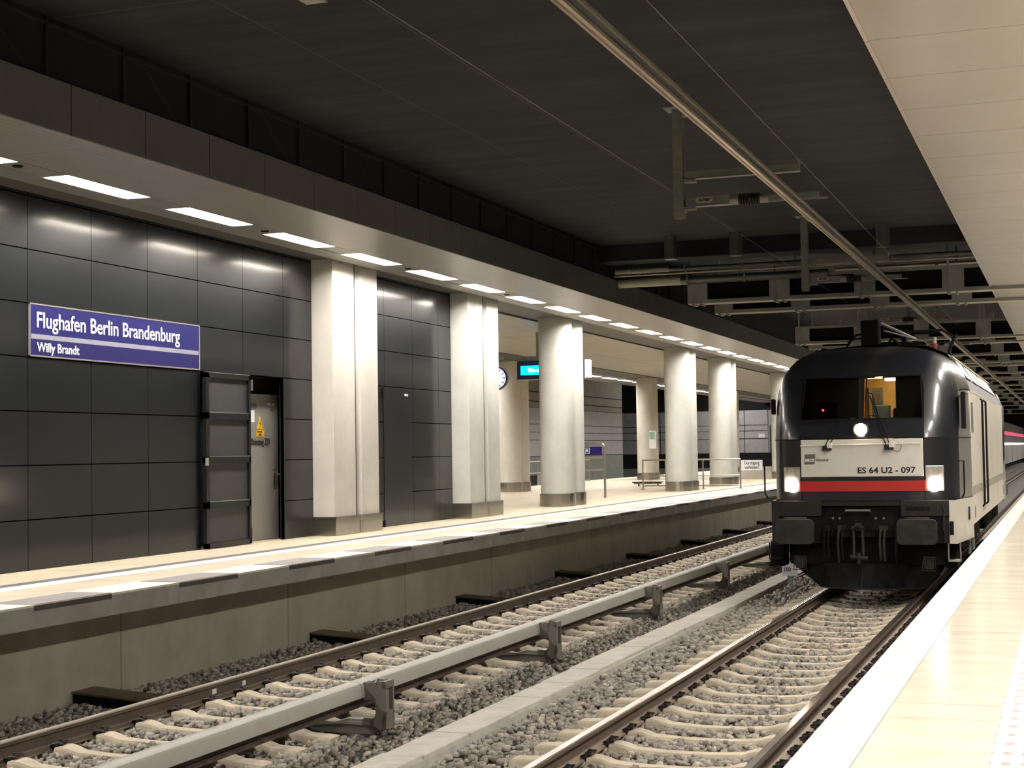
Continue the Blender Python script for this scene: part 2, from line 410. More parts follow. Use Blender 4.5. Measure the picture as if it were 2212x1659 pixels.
# recessed lamps
def ceiling_lamp(x0, x1, y, label, group):
    t = thing('ceiling_light', ((x0+x1)/2, y+LLEN/2, 5.36), label, 'ceiling light', group)
    h = MB(); z = 5.365; zt = 5.45
    h.box(x0, x0+.006, y, y+LLEN, z, zt); h.box(x1-.006, x1, y, y+LLEN, z, zt)
    h.box(x0, x1, y, y+.006, z, zt); h.box(x0, x1, y+LLEN-.006, y+LLEN, z, zt); h.box(x0, x1, y, y+LLEN, zt, zt+.01)
    h.build('housing', M['strip'], t)
    MB().box(x0+.008, x1-.008, y+.01, y+LLEN-.01, zt-.012, zt-.002).build('diffuser', M['lamp'], t)
    return t
def lamp_row(ys, x0, x1, labels, group):
    p = ceiling_lamp(x0, x1, ys[0], labels[0], group)
    for i, y in enumerate(ys[1:], 1): copy_tree(p, Vector(((x0+x1)/2, y+LLEN/2, 5.36)), labels[i])
labs = []
for y in ysL:
    k = round((y-LST)/LPER)
    if k == -1: labs.append('recessed strip light cut off by the left edge, above the dark panel wall')
    elif k < -1: labs.append('recessed strip light of the left canopy, outside the left edge of the photo')
    elif k == 0: labs.append('longest recessed strip light, above the blue station name sign')
    elif k == 1: labs.append('recessed strip light right of the longest one, above the end of the station sign')
    elif k == 2: labs.append('recessed strip light above the open frame door, just left of the first column')
    elif k == 3: labs.append('recessed strip light directly above the first twin column')
    elif k == 4: labs.append('recessed strip light above the dark wall, midway between the first two columns')
    elif k == 5: labs.append('recessed strip light above the dark wall, just left of the second twin column')
    elif k == 6: labs.append('recessed strip light right of the second twin column, above the platform clock')
    else: labs.append('small distant recessed strip light in the long row of the left platform canopy')
lamp_row(ysL, -10.57, -10.25, labs, 'recessed strip lights in the left canopy')
lamp_row(ysF, -18.85, -18.55, ['recessed strip light in the canopy on the far side of the island platform']*len(ysF), 'recessed strip lights on the far side of the island platform')
lamp_row(ysR, -.12, .22, ['recessed strip light in the ceiling over the right platform']*len(ysR), 'recessed strip lights over the right platform')
lsp = MB().cyl((-10.4, 13.49, 5.355), (-10.4, 13.49, 5.37), .055, 20).build('ceiling_speaker', M['black'])
tag(lsp, 'small round black ceiling speaker beside the strip light at the left edge', 'speaker')
for k, y in enumerate((18.83, 23.75, 28.6)):
    c = lsp.copy(); COL.objects.link(c); c.location.y = y
    c['label'] = ['round black ceiling speaker between the lights left of the first column', 'round black ceiling speaker right of the first twin column', 'round black ceiling speaker above the second twin column'][k]
for o in [o for o in COL.objects if o.name.startswith('ceiling_speaker')]: o['group'] = 'round speakers in the left canopy'

def added_lamp_row(x, z, ya, yb, label, group):  # added lamps over the far track, unseen, to brighten the cross wall
    p = None; y = ya
    while y < yb:
        if p is None:
            p = thing('ceiling_light', (x, y, z), label, 'ceiling light', group)
            MB().box(x-.16, x+.16, y-.8, y+.8, z+.02, z+.06).build('housing', M['strip'], p); MB().box(x-.14, x+.14, y-.78, y+.78, z, z+.02).build('diffuser', M['lamp'], p)
        else: copy_tree(p, Vector((x, y, z)))
        y += 2.6
struct(MB().box(-21.75, -21.45, 86, 105, 6.44, 6.76), 'trim_4', M['strip'])  # carrier for the added lamps
added_lamp_row(-21.6, 6.385, 88, 105, 'added unseen strip light over the far track, brightening the far end wall', 'added strip lights over the far track')
# dark panel core on the left platform, with a door opening
wl = MB(); wx, wb = -11.44, -11.49
wl.box(wb, wx, Y0, 18.82, .96, 5.40); wl.box(wb, wx, 21.25, 28.30, .96, 5.40); wl.box(wb, wx, 18.82, 21.25, 3.45, 5.40)
struct(wl, 'wall_left', M['panel'])
struct(MB().box(-17.0, -11.49, 28.1, 28.3, .96, 5.40).box(-17.0, -16.8, Y0, 28.1, .96, 5.36), 'wall_core', M['wall_far'])
rb = MB(); rb.box(-13.2, -11.49, 18.60, 18.8, .96, 3.6).box(-13.2, -11.49, 21.68, 21.86, .96, 3.6).box(-13.2, -11.6, 18.6, 21.86, 3.46, 3.7)
rb.box(-11.92, -11.76, 18.7, 21.7, 3.2, 3.6).box(-11.92, -11.84, 21.53, 21.7, .96, 3.3)
rb.box(-11.92, -11.84, 18.7, 20.25, .96, 3.3)
struct(rb, 'wall_recess', M['black'])
# sheet metal flush door
d2 = thing('door_2', (-11.44, 25.55, .96), None, None); tag(d2, kind='structure')
MB().box(-11.44, -11.432, 24.95, 26.16, .97, 3.43).build('leaf', M['panel_door'], d2)
for z in (3.36, 1.02): MB().box(-11.432, -11.42, 24.91, 24.96, z-.12, z+.06).build('hinge', M['black'], d2)
text('30012_04', .05, M['white'], (-11.428, 25.86, 3.31), '+x', d2, sx=.8, bold=.002)
# grey service door in the opening
d1 = thing('service_door', (-11.72, 20.9, .96), 'grey steel service door with yellow warning triangle behind the open frame door', 'door')
MB().box(-11.76, -11.70, 20.25, 21.55, .965, 3.17).build('leaf', M['doorgrey'], d1, bevel=.004)
MB().box(-11.76, -11.68, 20.2, 21.6, 3.17, 3.20).build('frame_top', M['galv_l'], d1)
pl = MB().box(-11.70, -11.692, 21.37, 21.45, 1.74, 2.05).build('handle_plate', M['steel'], d1)
MB().tube([(-11.69, 21.41, 2.0), (-11.64, 21.41, 2.0), (-11.635, 21.34, 2.0), (-11.635, 21.29, 2.0)], .011).build('lever', M['steel'], pl, smooth=True)
MB().tube([(-11.66, 21.43, 1.98), (-11.62, 21.52, 1.93), (-11.60, 21.60, 1.80), (-11.59, 21.66, 1.68)], .012).build('tape', M['white'], d1, smooth=True)
MB().box(-11.70, -11.694, 20.62, 20.80, 2.77, 2.95).build('notice', M['white'], d1); MB().box(-11.694, -11.692, 20.60, 20.86, 2.98, 3.06).build('notice', M['ink_b'], d1)
ws = MB().prism([(20.87, 2.67), (21.08, 2.67), (20.975, 2.86)], 'x', -11.70, -11.694).build('warning_triangle', M['yellow'], d1)
MB().prism([(20.975, 2.81), (20.95, 2.745), (20.972, 2.75), (20.965, 2.69), (20.998, 2.76), (20.978, 2.755)], 'x', -11.694, -11.692).build('bolt_mark', M['ink'], ws)
MB().box(-11.70, -11.694, 20.86, 21.10, 2.55, 2.655).build('warning_plate', M['yellow'], d1)
text('Elektrische', .038, M['ink'], (-11.692, 20.88, 2.612), '+x', d1, sx=.9); text('Anlage', .038, M['ink'], (-11.692, 20.92, 2.570), '+x', d1, sx=.9)
text('S-Bahnsteig ZBV', .15, M['ink'], (-11.692, 20.62, 2.42), '+x', d1, sx=.66, bold=.001)
text('30012_004', .062, M['white'], (-11.692, 21.20, 3.03), '+x', d1, sx=.8, bold=.003); text('3004', .05, M['ink_b'], (-11.692, 21.30, 2.95), '+x', d1, sx=.8)
# black framed panel door, standing open against the wall
fd = thing('frame_door', (-11.38, 19.46, .96), 'open black framed door with four grey infill panels beside the grey service door', 'door')
f = MB(); ya, yb, xa, xb = 18.83, 20.08, -11.41, -11.35
f.box(xa, xb, ya, ya+.085, .97, 3.44); f.box(xa, xb, yb-.05, yb, .97, 3.44); f.box(xa, xb, ya, yb, 3.37, 3.44); f.box(xa, xb, ya, yb, .97, 1.04)
for z in (1.60, 2.235, 2.86): f.box(xa, xb, ya, yb, z-.075, z+.015)
f.build('frame', M['blackframe'], fd)
for z0, z1 in ((1.04, 1.525), (1.615, 2.16), (2.25, 2.785), (2.875, 3.37)): MB().box(-11.405, -11.385, ya+.085, yb-.05, z0, z1).build('infill_panel', M['mesh'], fd)
for z in (1.618, 2.253, 2.878, 3.442): MB().box(-11.40, -11.35, ya+.02, yb-.01, z-.004, z+.006).build('rail_trim', M['galv'], fd)
MB().box(-11.35, -11.335, 18.80, 18.87, 2.13, 2.24).build('latch', M['galv_l'], fd)
for z in (3.30, 1.12): MB().cyl((-11.34, 20.10, z-.08), (-11.34, 20.10, z+.08), .018, 10).build('hinge', M['steel'], fd)
tag(MB().box(-11.51, -11.435, 21.25, 21.275, .96, 3.45).build('door_jamb', M['blackframe']), kind='structure')

# station name sign
sg = thing('station_sign', (-11.42, 16.9, 3.46), 'long blue station name sign with white lettering on the dark panel wall', 'sign')
MB().box(-11.44, -11.424, 15.04, 18.78, 3.47, 4.09).build('board', M['blue'], sg)
MB().box(-11.424, -11.423, 15.06, 18.76, 3.485, 3.675).build('lower_field', M['blue2'], sg)
MB().box(-11.424, -11.422, 15.06, 18.76, 3.675, 3.732).build('divider_bar', M['signgrey'], sg)
fr = MB().box(-11.44, -11.419, 15.03, 18.79, 4.078, 4.095).box(-11.44, -11.419, 15.03, 18.79, 3.465, 3.482).box(-11.44, -11.419, 15.03, 15.045, 3.465, 4.095).box(-11.44, -11.419, 18.775, 18.79, 3.465, 4.095)
fr.build('frame', M['frame_w'], sg)
text('Flughafen Berlin Brandenburg', .265, M['white'], (-11.421, 15.15, 3.815), '+x', sg, sx=.99, bold=.0025)
text('Willy Brandt', .155, M['white'], (-11.421, 15.17, 3.530), '+x', sg, sx=1.03, bold=.002)

# ------------------------------------------------------------------ columns
def chamfer_col(y0, label, m):
    t = thing('twin_column', (-11.3, y0+.85, .96), label, 'column', 'twin concrete columns along the left platform')
    for k, (a, b) in enumerate(((y0, y0+.80), (y0+.93, y0+1.70))):
        pts = [(-11.60, a), (-11.16, a), (-11.06, a+.10) if k else (-11.06, a+.0), (-11.06, b), (-11.60, b)]
        if k == 0: pts = [(-11.60, a+.02), (-11.40, a), (-11.06, a), (-11.06, b), (-11.60, b)]
        MB().prism(pts, 'z', 1.2, 5.42).build('shaft', m, t, bevel=.008)
        pp = [(-11.62, a-.03), (-11.02, a-.03), (-11.02, b+.04), (-11.62, b+.04)]
        if k: pp = [(-11.62, a-.01), (-11.12, a-.01), (-11.02, a+.03), (-11.02, b+.04), (-11.62, b+.04)]
        if k: MB().box(-11.35, -11.072, a-.13, a-.085, .962, 5.40).build('gap_shade_strip', M['black'], t)  # no seal here: black strip stands for the shade between the shafts
        MB().prism(pp, 'z', .962, 1.235).build('plinth', M['plinth'], t, bevel=.004)
        MB().prism([(x+.006 if x > -11.5 else x, y) for x, y in pp], 'z', 1.235, 1.26).build('plinth_cap', M['plinth'], t)
    return t
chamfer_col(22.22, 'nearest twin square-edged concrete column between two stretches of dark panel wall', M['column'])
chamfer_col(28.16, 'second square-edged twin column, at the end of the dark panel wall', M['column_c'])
def round_shaft(cx, cy, r, m, t):
    n = 40; mb = MB(); mb.cyl((cx, cy, 1.22), (cx, cy, 5.44), r, n); mb.build('shaft', m, t, smooth=True)
def round_col(cx, cy, label, m, group, r=.40, gap=.84, far=True):
    t = thing('round_column', (cx, cy, .96), label, 'column', group)
    for k in (0, 1):
        y = cy-gap/2+k*gap
        round_shaft(cx, y, r, m, t)
        MB().cyl((cx, y, .962), (cx, y, 1.26), r+.03, 24).build('base_ring', M['plinth'], t, smooth=False)
    return t
G1, G2 = 'round twin columns along the left platform edge', 'round twin columns in the rear row of the left platform'
rc = round_col(-11.40, 35.08, 'round twin concrete column in front of the blue departure display', M['column_c'], G1)
for y, l in ((47.1, 'round twin concrete column behind the railing, fourth from the left in the front row'), (53.3, 'fifth front-row round concrete column, standing left of the no passage sign'),
             (65.2, 'round concrete column partly hidden by the left side of the locomotive')):
    copy_tree(rc, Vector((-11.40, y, .96)), l)
rb_ = round_col(-17.12, 47.6, 'rear round concrete column behind the platform clock', M['column'], G2, r=.36, gap=.80)
copy_tree(rb_, Vector((-17.12, 64.6, .96)), 'rear round concrete column with a small green notice on it')
copy_tree(rb_, Vector((-17.12, 82.0, .96)), 'rear round concrete column mostly hidden right of the fifth front column')
# notice on the rear column
nt_ = thing('column_notice', (-16.72, 64.0, 2.6), 'small green and white notice box fixed to the rear round column', 'sign')
MB().box(-16.85, -16.55, 63.80, 63.86, 2.3, 3.05).build('box', M['white'], nt_); MB().box(-16.82, -16.62, 63.785, 63.80, 2.70, 3.0).build('green_field', mat('notice_green', (.20, .42, .28), .5), nt_)

# ------------------------------------------------------------------ hall behind the columns
fw = MB().box(-24.0, -23.5, 20, 83.2, -.6, 2.0); struct(fw, 'wall_far_left', M['wall_far_g'])
struct(MB().box(-24.0, -23.5, 20, 83.2, 2.0, 4.30), 'wall_far_left', M['wall_far'])
struct(MB().box(-24.0, -23.5, 20, 83.2, 4.30, 6.45), 'wall_far_left', M['wall_far_t'])
s = MB()
for z, h in ((2.01, .05), (2.78, .03), (3.15, .03), (3.53, .03), (4.30, .02), (4.60, .06), (5.05, .06)): s.box(-23.5, -23.49, 20, 83.2, z-h/2, z+h/2)
struct(s, 'trim_2', M['seam'])
cw = MB().box(-32, -12, 106, 106.3, 1.92, 4.85); struct(cw, 'wall_cross', M['wall_far'])
struct(MB().box(-32, -12, 106.05, 106.3, 4.85, 6.8).box(-32, -12, 106.05, 106.3, .9, 1.92), 'wall_cross', M['void'])
struct(MB().box(-32, -19.7, 105.9, 106.3, -.6, .9).box(-32.3, -32, 83, 106.3, -.6, 6.8), 'wall_cross', M['wall_far_g'])
s = MB()
for z in (3.83, 3.43, 2.90): s.box(-32, -19.5, 105.98, 106, z-.02, z+.02)
for x in (-21.2, -27.2, -30, -19.55): s.box(x, x+.05, 105.98, 106, 1.92, 4.85)
struct(s, 'trim_3', M['seam'])
xd = thing('door_3', (-19, 105.9, .96), None, None); tag(xd, kind='structure')
MB().box(-19.35, -18.2, 105.9, 105.97, .96, 3.83).build('leaf', M['black'], xd); MB().box(-19.5, -19.42, 105.9, 105.97, 1.9, 3.83).build('strip', M['galv_l'], xd)
ppn = MB().box(-20.2, -19.75, 105.93, 105.97, 2.95, 3.22).build('paper_notice', M['white']); tag(ppn, 'small white paper notice on the far grey end wall', 'notice')
# platform floor beyond the railing: darker surface colour
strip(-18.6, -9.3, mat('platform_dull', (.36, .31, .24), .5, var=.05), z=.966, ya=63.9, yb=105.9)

# railings
def post_rail(x0, x1, y, xsp, label, z0=.96, h=.95, mids=(.46, .13)):
    t = thing('railing', ((x0+x1)/2, y, z0), label, 'railing')
    for x in xsp:
        MB().cyl((x, y, z0), (x, y, z0+h), .024, 10).build('post', M['steel'], t, smooth=True)
        MB().cyl((x, y, z0), (x, y, z0+.012), .075, 14).build('foot_plate', M['steel'], t)
    MB().cyl((x0, y, z0+h), (x1, y, z0+h), .027, 10).build('handrail', M['steel'], t, smooth=True)
    for m_ in mids: MB().cyl((x0, y, z0+h*m_), (x1, y, z0+h*m_), .018, 8).build('rail', M['steel'], t, smooth=True)
    return t
post_rail(-13.05, -11.9, 48.5, (-13.04, -12.28), 'short steel railing left of the fourth front-row column')
t = post_rail(-11.4, -9.9, 48.8, (-11.12, -9.91), 'steel railing right of the fourth column, ending at the no passage sign')
nb = thing('no_passage_sign', (-9.53, 48.76, 1.54), 'small white rectangular sign fixed to the end of the steel railing', 'sign')
MB().box(-9.87, -9.19, 48.75, 48.78, 1.545, 1.875).build('board', M['white'], nb)
text('Durchgang', .135, M['ink_b'], (-9.53, 48.745, 1.735), '-y', nb, sx=.85, bold=.003, align='CENTER')
text('verboten!', .135, M['ink_b'], (-9.53, 48.745, 1.60), '-y', nb, sx=.85, bold=.003, align='CENTER')
fr_ = thing('railing', (-19.3, 56, .96), 'low steel railing at the far platform edge, behind the rear column', 'railing')
for y in (50, 53.5, 56.2, 59.5, 63): MB().cyl((-19.3, y, .96), (-19.3, y, 1.86), .022, 8).build('post', M['steel'], fr_)
for z in (1.86, 1.42, 1.0): MB().cyl((-19.3, 49.9, z), (-19.3, 63.1, z), .026, 8).build('rail', M['steel'], fr_)
bx = MB().box(-19.0, -18.9, 54.0, 55.0, .97, 1.35).build('display_cabinet', M['black']); tag(bx, 'low black cabinet below the railing at the far platform edge', 'cabinet')
bx = MB().box(-19.0, -18.9, 55.02, 55.9, .97, 1.35).build('display_cabinet', M['galv']); tag(bx, 'low grey cabinet right of the black one below the far railing', 'cabinet')
# perforated bench seen by the fourth column
be = thing('bench', (-14.1, 53, .96), 'low dark metal bench seen through the short railing', 'bench')
for k in range(4): MB().box(-14.62+k*.27, -14.40+k*.27, 52.9, 53.3, 1.08, 1.12).build('seat', M['blackframe'], be)
MB().box(-14.6, -13.6, 53.05, 53.12, 1.04, 1.08).build('beam', M['galv'], be)
for x in (-14.45, -13.75): MB().box(x, x+.05, 53.05, 53.1, .96, 1.04).build('leg', M['galv'], be)

# information board
ib = thing('information_board', (-12.6, 40.4, .96), 'freestanding steel frame with a small blue sign, right of the third column', 'sign')
r = .032
def bend(x0, x1, y, zt, rad=.12):
    P_ = [(x0, y, .96), (x0, y, zt-rad)]
    P_ += [(x0+rad-rad*math.cos(a), y, zt-rad+rad*math.sin(a)) for a in (PI/8, PI/4, 3*PI/8, PI/2)]
    P_ += [(x1-rad+rad*math.sin(a), y, zt-rad+rad*math.cos(a)) for a in (0, PI/8, PI/4, 3*PI/8, PI/2)]
    P_ += [(x1, y, .96)]
    return P_
MB().tube(bend(-13.3, -11.93, 40.4, 2.44), r, 10).build('frame', M['steel'], ib, smooth=True)
for z in (2.07, 1.73): MB().cyl((-13.3, 40.4, z), (-11.93, 40.4, z), .028, 8).build('cross_bar', M['steel'], ib, smooth=True)
MB().box(-13.2, -12.0, 40.37, 40.43, 2.14, 2.36).build('blue_panel', M['blue'], ib)
pg = MB().box(-12.50, -12.34, 40.36, 40.37, 2.17, 2.33).build('pictogram', M['white'], ib)
MB().box(-12.485, -12.355, 40.354, 40.36, 2.185, 2.315).build('pictogram_field', M['blue'], pg)
MB().box(-12.46, -12.38, 40.349, 40.354, 2.225, 2.29).box(-12.465, -12.44, 40.349, 40.354, 2.20, 2.225).box(-12.40, -12.375, 40.349, 40.354, 2.20, 2.225).build('bus_symbol', M['white'], pg)

# departure display and clock
dd = thing('departure_display', (-12.5, 38, 4.13), 'hanging blue departure display partly behind the third column', 'display')
MB().box(-13.53, -11.72, 37.9, 38.2, 4.14, 4.61).build('case', M['navy'], dd)
MB().box(-13.55, -11.70, 37.88, 38.22, 4.12, 4.14).build('bottom_edge', M['frame_w'], dd)
MB().box(-13.9, -11.9, 37.95, 38.15, 4.62, 4.74).build('carrier_beam', M['galv'], dd)
MB().box(-13.02, -12.86, 37.97, 38.12, 4.74, 5.37).build('hanger', M['galv'], dd)
MB().box(-13.43, -11.9, 37.89, 37.9, 4.245, 4.49).build('screen', M['screen'], dd)
text('Bitte Ansage beachten', .13, M['screen_t'], (-13.22, 37.885, 4.325), '-y', dd, sx=.8, bold=.006)
MB().box(-11.68, -11.59, 37.9, 38.2, 4.14, 4.60).build('end_light', emit('display_end', (1, .93, .88), .6), dd)
ck = thing('platform_clock', (-14.12, 38.0, 3.9), 'round white-faced platform clock half hidden behind the second twin column', 'clock')
cx, cy, cz = -14.14, 38.0, 4.19
MB().cyl((cx, cy-.06, cz), (cx, cy+.06, cz), .31, 40).build('case', M['navy'], ck, smooth=True)
MB().cyl((cx, cy-.068, cz), (cx, cy-.06, cz), .275, 40).build('face', M['clockface'], ck)
tk = MB()
for k in range(60):
    a = k*PI/30; r0, w = (.19, .012) if k % 5 == 0 else (.235, .005); r1 = .262
    d = Vector((math.sin(a), 0, math.cos(a))); n = Vector((d.z, 0, -d.x))*w; c0 = Vector((cx, cy-.071, cz))
    tk.add([c0+d*r0-n, c0+d*r0+n, c0+d*r1+n, c0+d*r1-n], [(0, 1, 2, 3)])
tk.build('minute_marks', M['ink'], ck)
for a, l, w in ((-1.9, .15, .012), (-2.6, .22, .008)):
    d = Vector((math.sin(a), 0, math.cos(a))); n = Vector((d.z, 0, -d.x))*w; c0 = Vector((cx, cy-.073, cz))
    MB().add([c0-n, c0+n, c0+d*l+n, c0+d*l-n], [(0, 1, 2, 3)]).build('hand', M['ink'], ck)
MB().box(cx-.03, cx+.03, cy-.03, cy+.03, 4.49, 4.62).build('bracket', M['galv'], ck)
MB().box(cx-.03, cx+.30, cy-.03, cy+.03, 4.62, 4.68).build('arm', M['galv'], ck)
# camera under the canopy far away
cm = thing('security_camera', (-10.0, 62.5, 5.0), 'tiny security camera hanging under the left canopy near the locomotive', 'camera')
MB().cyl((-10.0, 62.5, 5.0), (-10.0, 62.5, 5.36), .03, 8).build('stem', M['galv'], cm); MB().box(-10.08, -9.92, 62.3, 62.7, 4.86, 5.0).build('body', M['galv_l'], cm)

# anti-slip markers in the left platform edge
p0 = None
for k in range(-1, 34):
    y = 11.53+2.39*k
    o = p0
    lab = (ORD[k]+' dark inset marker block along the left platform edge') if 0 <= k < 6 else 'small dark inset marker block far along the left platform edge'
    if p0 is None:
        p0 = thing('edge_marker', (-8.96, y, .9), lab, 'edge marker', 'inset marker blocks along the left platform edge')
        MB().box(-9.2, -8.722, y, y+1.18, .915, .9635).build('top_slab', mat('marker_top', (.30, .28, .27), .5, var=.05), p0)
        MB().box(-8.73, -8.714, y, y+1.18, .905, .952).build('front_face', mat('marker_front', (.06, .052, .052), .6), p0)
    else: copy_tree(p0, Vector((-8.96, y, .9)), lab)
# cable pits against the platform wall
p0 = None
for k in range(8):
    y = 12.8+5.0*k
    lab = (ORD[k]+' low black lidded box at the foot of the platform wall') if k < 7 else 'farthest low black box at the foot of the platform wall'
    if p0 is None:
        p0 = thing('cable_pit', (-8.75, y, -.3), lab, 'cable pit', 'low boxes at the foot of the left platform wall')
        MB().prism([(-9.23, -.28), (-8.28, -.28), (-8.28, -.10), (-9.23, -.035)], 'y', y, y+.34).build('box', M['black'], p0)
        MB().prism([(-9.23, -.035), (-8.22, -.10), (-8.22, -.085), (-9.23, -.015)], 'y', y-.02, y+.36).build('lid', M['rust_top'], p0)
    else: copy_tree(p0, Vector((-8.75, y, -.3)), lab)

# ------------------------------------------------------------------ tracks
TR, TL = -2.965, -7.375
def rail(xc, label, y0=Y0, y1=Y1, xs=1):
    h = [(-.036, -.008), (-.030, 0), (.030, 0), (.036, -.008), (.036, -.038), (.010, -.052), (.008, -.075), (.008, -.125), (.014, -.142), (.072, -.158), (.075, -.172),
         (-.075, -.172), (-.072, -.158), (-.014, -.142), (-.008, -.125), (-.008, -.075), (-.010, -.052), (-.036, -.038)]
    o = MB().prism([(xc+a, b) for a, b in h], 'y', y0, y1).build('rail', M['rail'] if xc > -5 else M['rail_tan']); return tag(o, label, 'rail')
rail(TR-.755, 'left running rail of the track the locomotive stands on')
rail(TR+.755, 'right running rail of the locomotive track, beside the bright right platform')
rail(TL-.755, 'leftmost running rail, nearest the left platform wall', y1=119)
rail(TL+.755, 'running rail mostly hidden beneath the long grey cover', y1=119)
for i, (y, w) in enumerate(((13.55, .05), (14.15, .04))):
    o = MB().box(TL-.755+.0085, TL-.755+.011, y, y+w*1.6, -.115, -.065).build('rail_mark', M['white']); tag(o, ['small white paint mark on the web of the leftmost rail', 'second small white mark on the web of the leftmost rail, farther right'][i], 'rail mark')

# one sleeper with four clips
def make_sleeper(x, y, label, group):
    t = thing('sleeper', (x, y, -.38), label, 'sleeper', group)
    st = [(-1.30, -.195, .080, .13), (-1.275, -.185, .085, .14), (-1.05, -.175, .088, .14), (-.97, -.150, .090, .14), (-.86, -.150, .090, .14), (-.845, -.174, .09, .14), (-.665, -.174, .09, .14),
          (-.65, -.143, .09, .14), (-.60, -.138, .085, .14), (-.53, -.150, .078, .135), (-.44, -.178, .066, .12), (-.2, -.192, .058, .11), (0, -.194, .058, .11)]
    st = st+[(-a, b, c, d) for a, b, c, d in st[-2::-1]]
    vs = []; fs = []
    for a, zt, w, wb in st:
        vs += [(x+a, y-wb, -.38), (x+a, y-w-.012, zt-.02), (x+a, y-w, zt), (x+a, y+w, zt), (x+a, y+w+.012, zt-.02), (x+a, y+wb, -.38)]
    for i in range(len(st)-1):
        for k in range(5): fs.append((i*6+k, i*6+k+1, i*6+6+k+1, i*6+6+k))
    fs += [tuple(range(6)), tuple((len(st)-1)*6+k for k in range(6))]
    MB().add(vs, fs).build('concrete_body', M['sleeper'], t)
    for sx in (-1, 1):
        for side in (-1, 1):
            cx = x+sx*.755+side*.105; mb = MB(); q = side
            # tension clamp: an omega of sprung steel over a guide plate, and its screw
            mb.tube([(cx-q*.045, y-.03, -.140), (cx-q*.055, y-.065, -.135), (cx-q*.02, y-.085, -.118), (cx+q*.03, y-.07, -.110), (cx+q*.03, y-.03, -.120), (cx-q*.01, y-.012, -.118),
                     (cx-q*.01, y+.012, -.118), (cx+q*.03, y+.03, -.120), (cx+q*.03, y+.07, -.110), (cx-q*.02, y+.085, -.118), (cx-q*.055, y+.065, -.135), (cx-q*.045, y+.03, -.140)], .0095, 5)
            mb.cyl((cx+q*.0, y, -.15), (cx+q*.0, y, -.088), .017, 6); mb.cyl((cx, y, -.115), (cx, y, -.105), .03, 8)
            mb.box(cx-.055, cx+.05, y-.075, y+.075, -.175, -.146)
            mb.build('rail_clip', M['clip'], t)
    return t
def sleepers(x, ylist, label, group):
    p = make_sleeper(x, ylist[0], label, group)
    for y in ylist[1:]:
        copy_tree(p, Vector((x+random.uniform(-.008, .008), y, -.38)))
SYR = [9.32+.5985*k for k in range(52)]      # right track
SYL = [9.17+.5985*k for k in range(84)]      # left track
sleepers(TR, SYR, 'pale concrete sleeper of the track leading under the locomotive', 'sleepers of the locomotive track')
sleepers(TL, SYL, 'pale concrete sleeper of the empty left track beside the long grey cover', 'sleepers of the left track')

# third rail with its grey plastic cover, carried on L brackets
tr_ = MB().prism([(-6.055, .03), (-5.945, .03), (-5.945, .05), (-5.99, .06), (-5.99, .15), (-6.055, .15)], 'y', Y0, 60).build('third_rail', M['rust'])
tag(tr_, 'dark steel conductor rail hidden under the long grey cover of the left track', 'rail')
BR0, BRP = 12.50, 4.788
for k in range(-2, 9):
    ya, yb = BR0-.10+BRP*k, BR0-.10+BRP*(k+1)-.012
    if k > 5: lab = 'far length of grey third-rail cover close to the locomotive'
    elif k < 0: lab = 'length of grey third-rail cover at the bottom left, before the first bracket'
    else: lab = 'length of grey third-rail cover beginning at the '+ORD[k]+' bracket'
    x0, x1 = -6.085, -5.925
    out = [(x0, .105), (x0, .21), (x0+.015, .242), (x0+.04, .252), (x1-.04, .248), (x1-.012, .235), (x1, .21), (x1+.006, .115), (x1-.006, .113), (x1-.012, .21), (x1-.04, .236), (x0+.04, .240), (x0+.012, .21), (x0+.012, .105)]
    o = MB().prism(out, 'y', ya, yb).build('third_rail_cover', M['cover'], smooth=True)
    tag(o, lab, 'rail cover', 'cover lengths of the third rail')
def bracket(y, label):
    t = thing('third_rail_bracket', (-6.0, y, -.30), label, 'bracket', 'angled brackets carrying the third rail')
    d = .07
    MB().prism([(-6.49, -.205), (-6.20, -.215), (-5.86, -.215), (-5.76, -.185), (-5.72, -.11), (-5.72, .235), (-5.75, .275), (-5.80, .28), (-5.815, .26), (-5.815, -.03), (-5.86, -.085), (-6.10, -.080), (-6.22, -.115), (-6.47, -.105)],
               'y', y-d/2, y+d/2).build('arm', M['bracket'], t, bevel=.006)
    for ya, yb in ((y-.09, y-.065), (y+.065, y+.09)):
        MB().prism([(-5.83, -.12), (-5.75, -.17), (-5.70, -.10), (-5.70, .225), (-5.73, .262), (-5.77, .262), (-5.80, .20), (-5.80, -.02)], 'y', ya, yb).build('flange', M['bracket'], t)
    MB().box(-5.735, -5.70, y-.09, y+.09, .20, .262).build('flange_web', M['bracket'], t); MB().box(-5.735, -5.70, y-.09, y+.09, -.15, .0).build('flange_web', M['bracket'], t)
    MB().prism([(-6.47, -.125), (-6.22, -.135), (-6.10, -.10), (-5.86, -.105), (-5.86, -.13), (-6.10, -.125), (-6.47, -.15)], 'y', y-.075, y-d/2).build('foot_rib', M['bracket'], t)
    MB().box(-5.93, -5.815, y-.05, y+.05, .09, .245).build('clamp', M['bracket'], t)
    MB().cyl((-5.87, y-.055, .25), (-5.87, y+.055, .25), .012, 8).build('bolt', M['steel'], t)
    return t
p0 = None
for k in range(7):
    y = BR0+BRP*k; lab = ORD[k]+' grey angled bracket holding the third-rail cover'
    if p0 is None: p0 = bracket(y, lab)
    else: copy_tree(p0, Vector((-6.0, y, -.30)), lab)

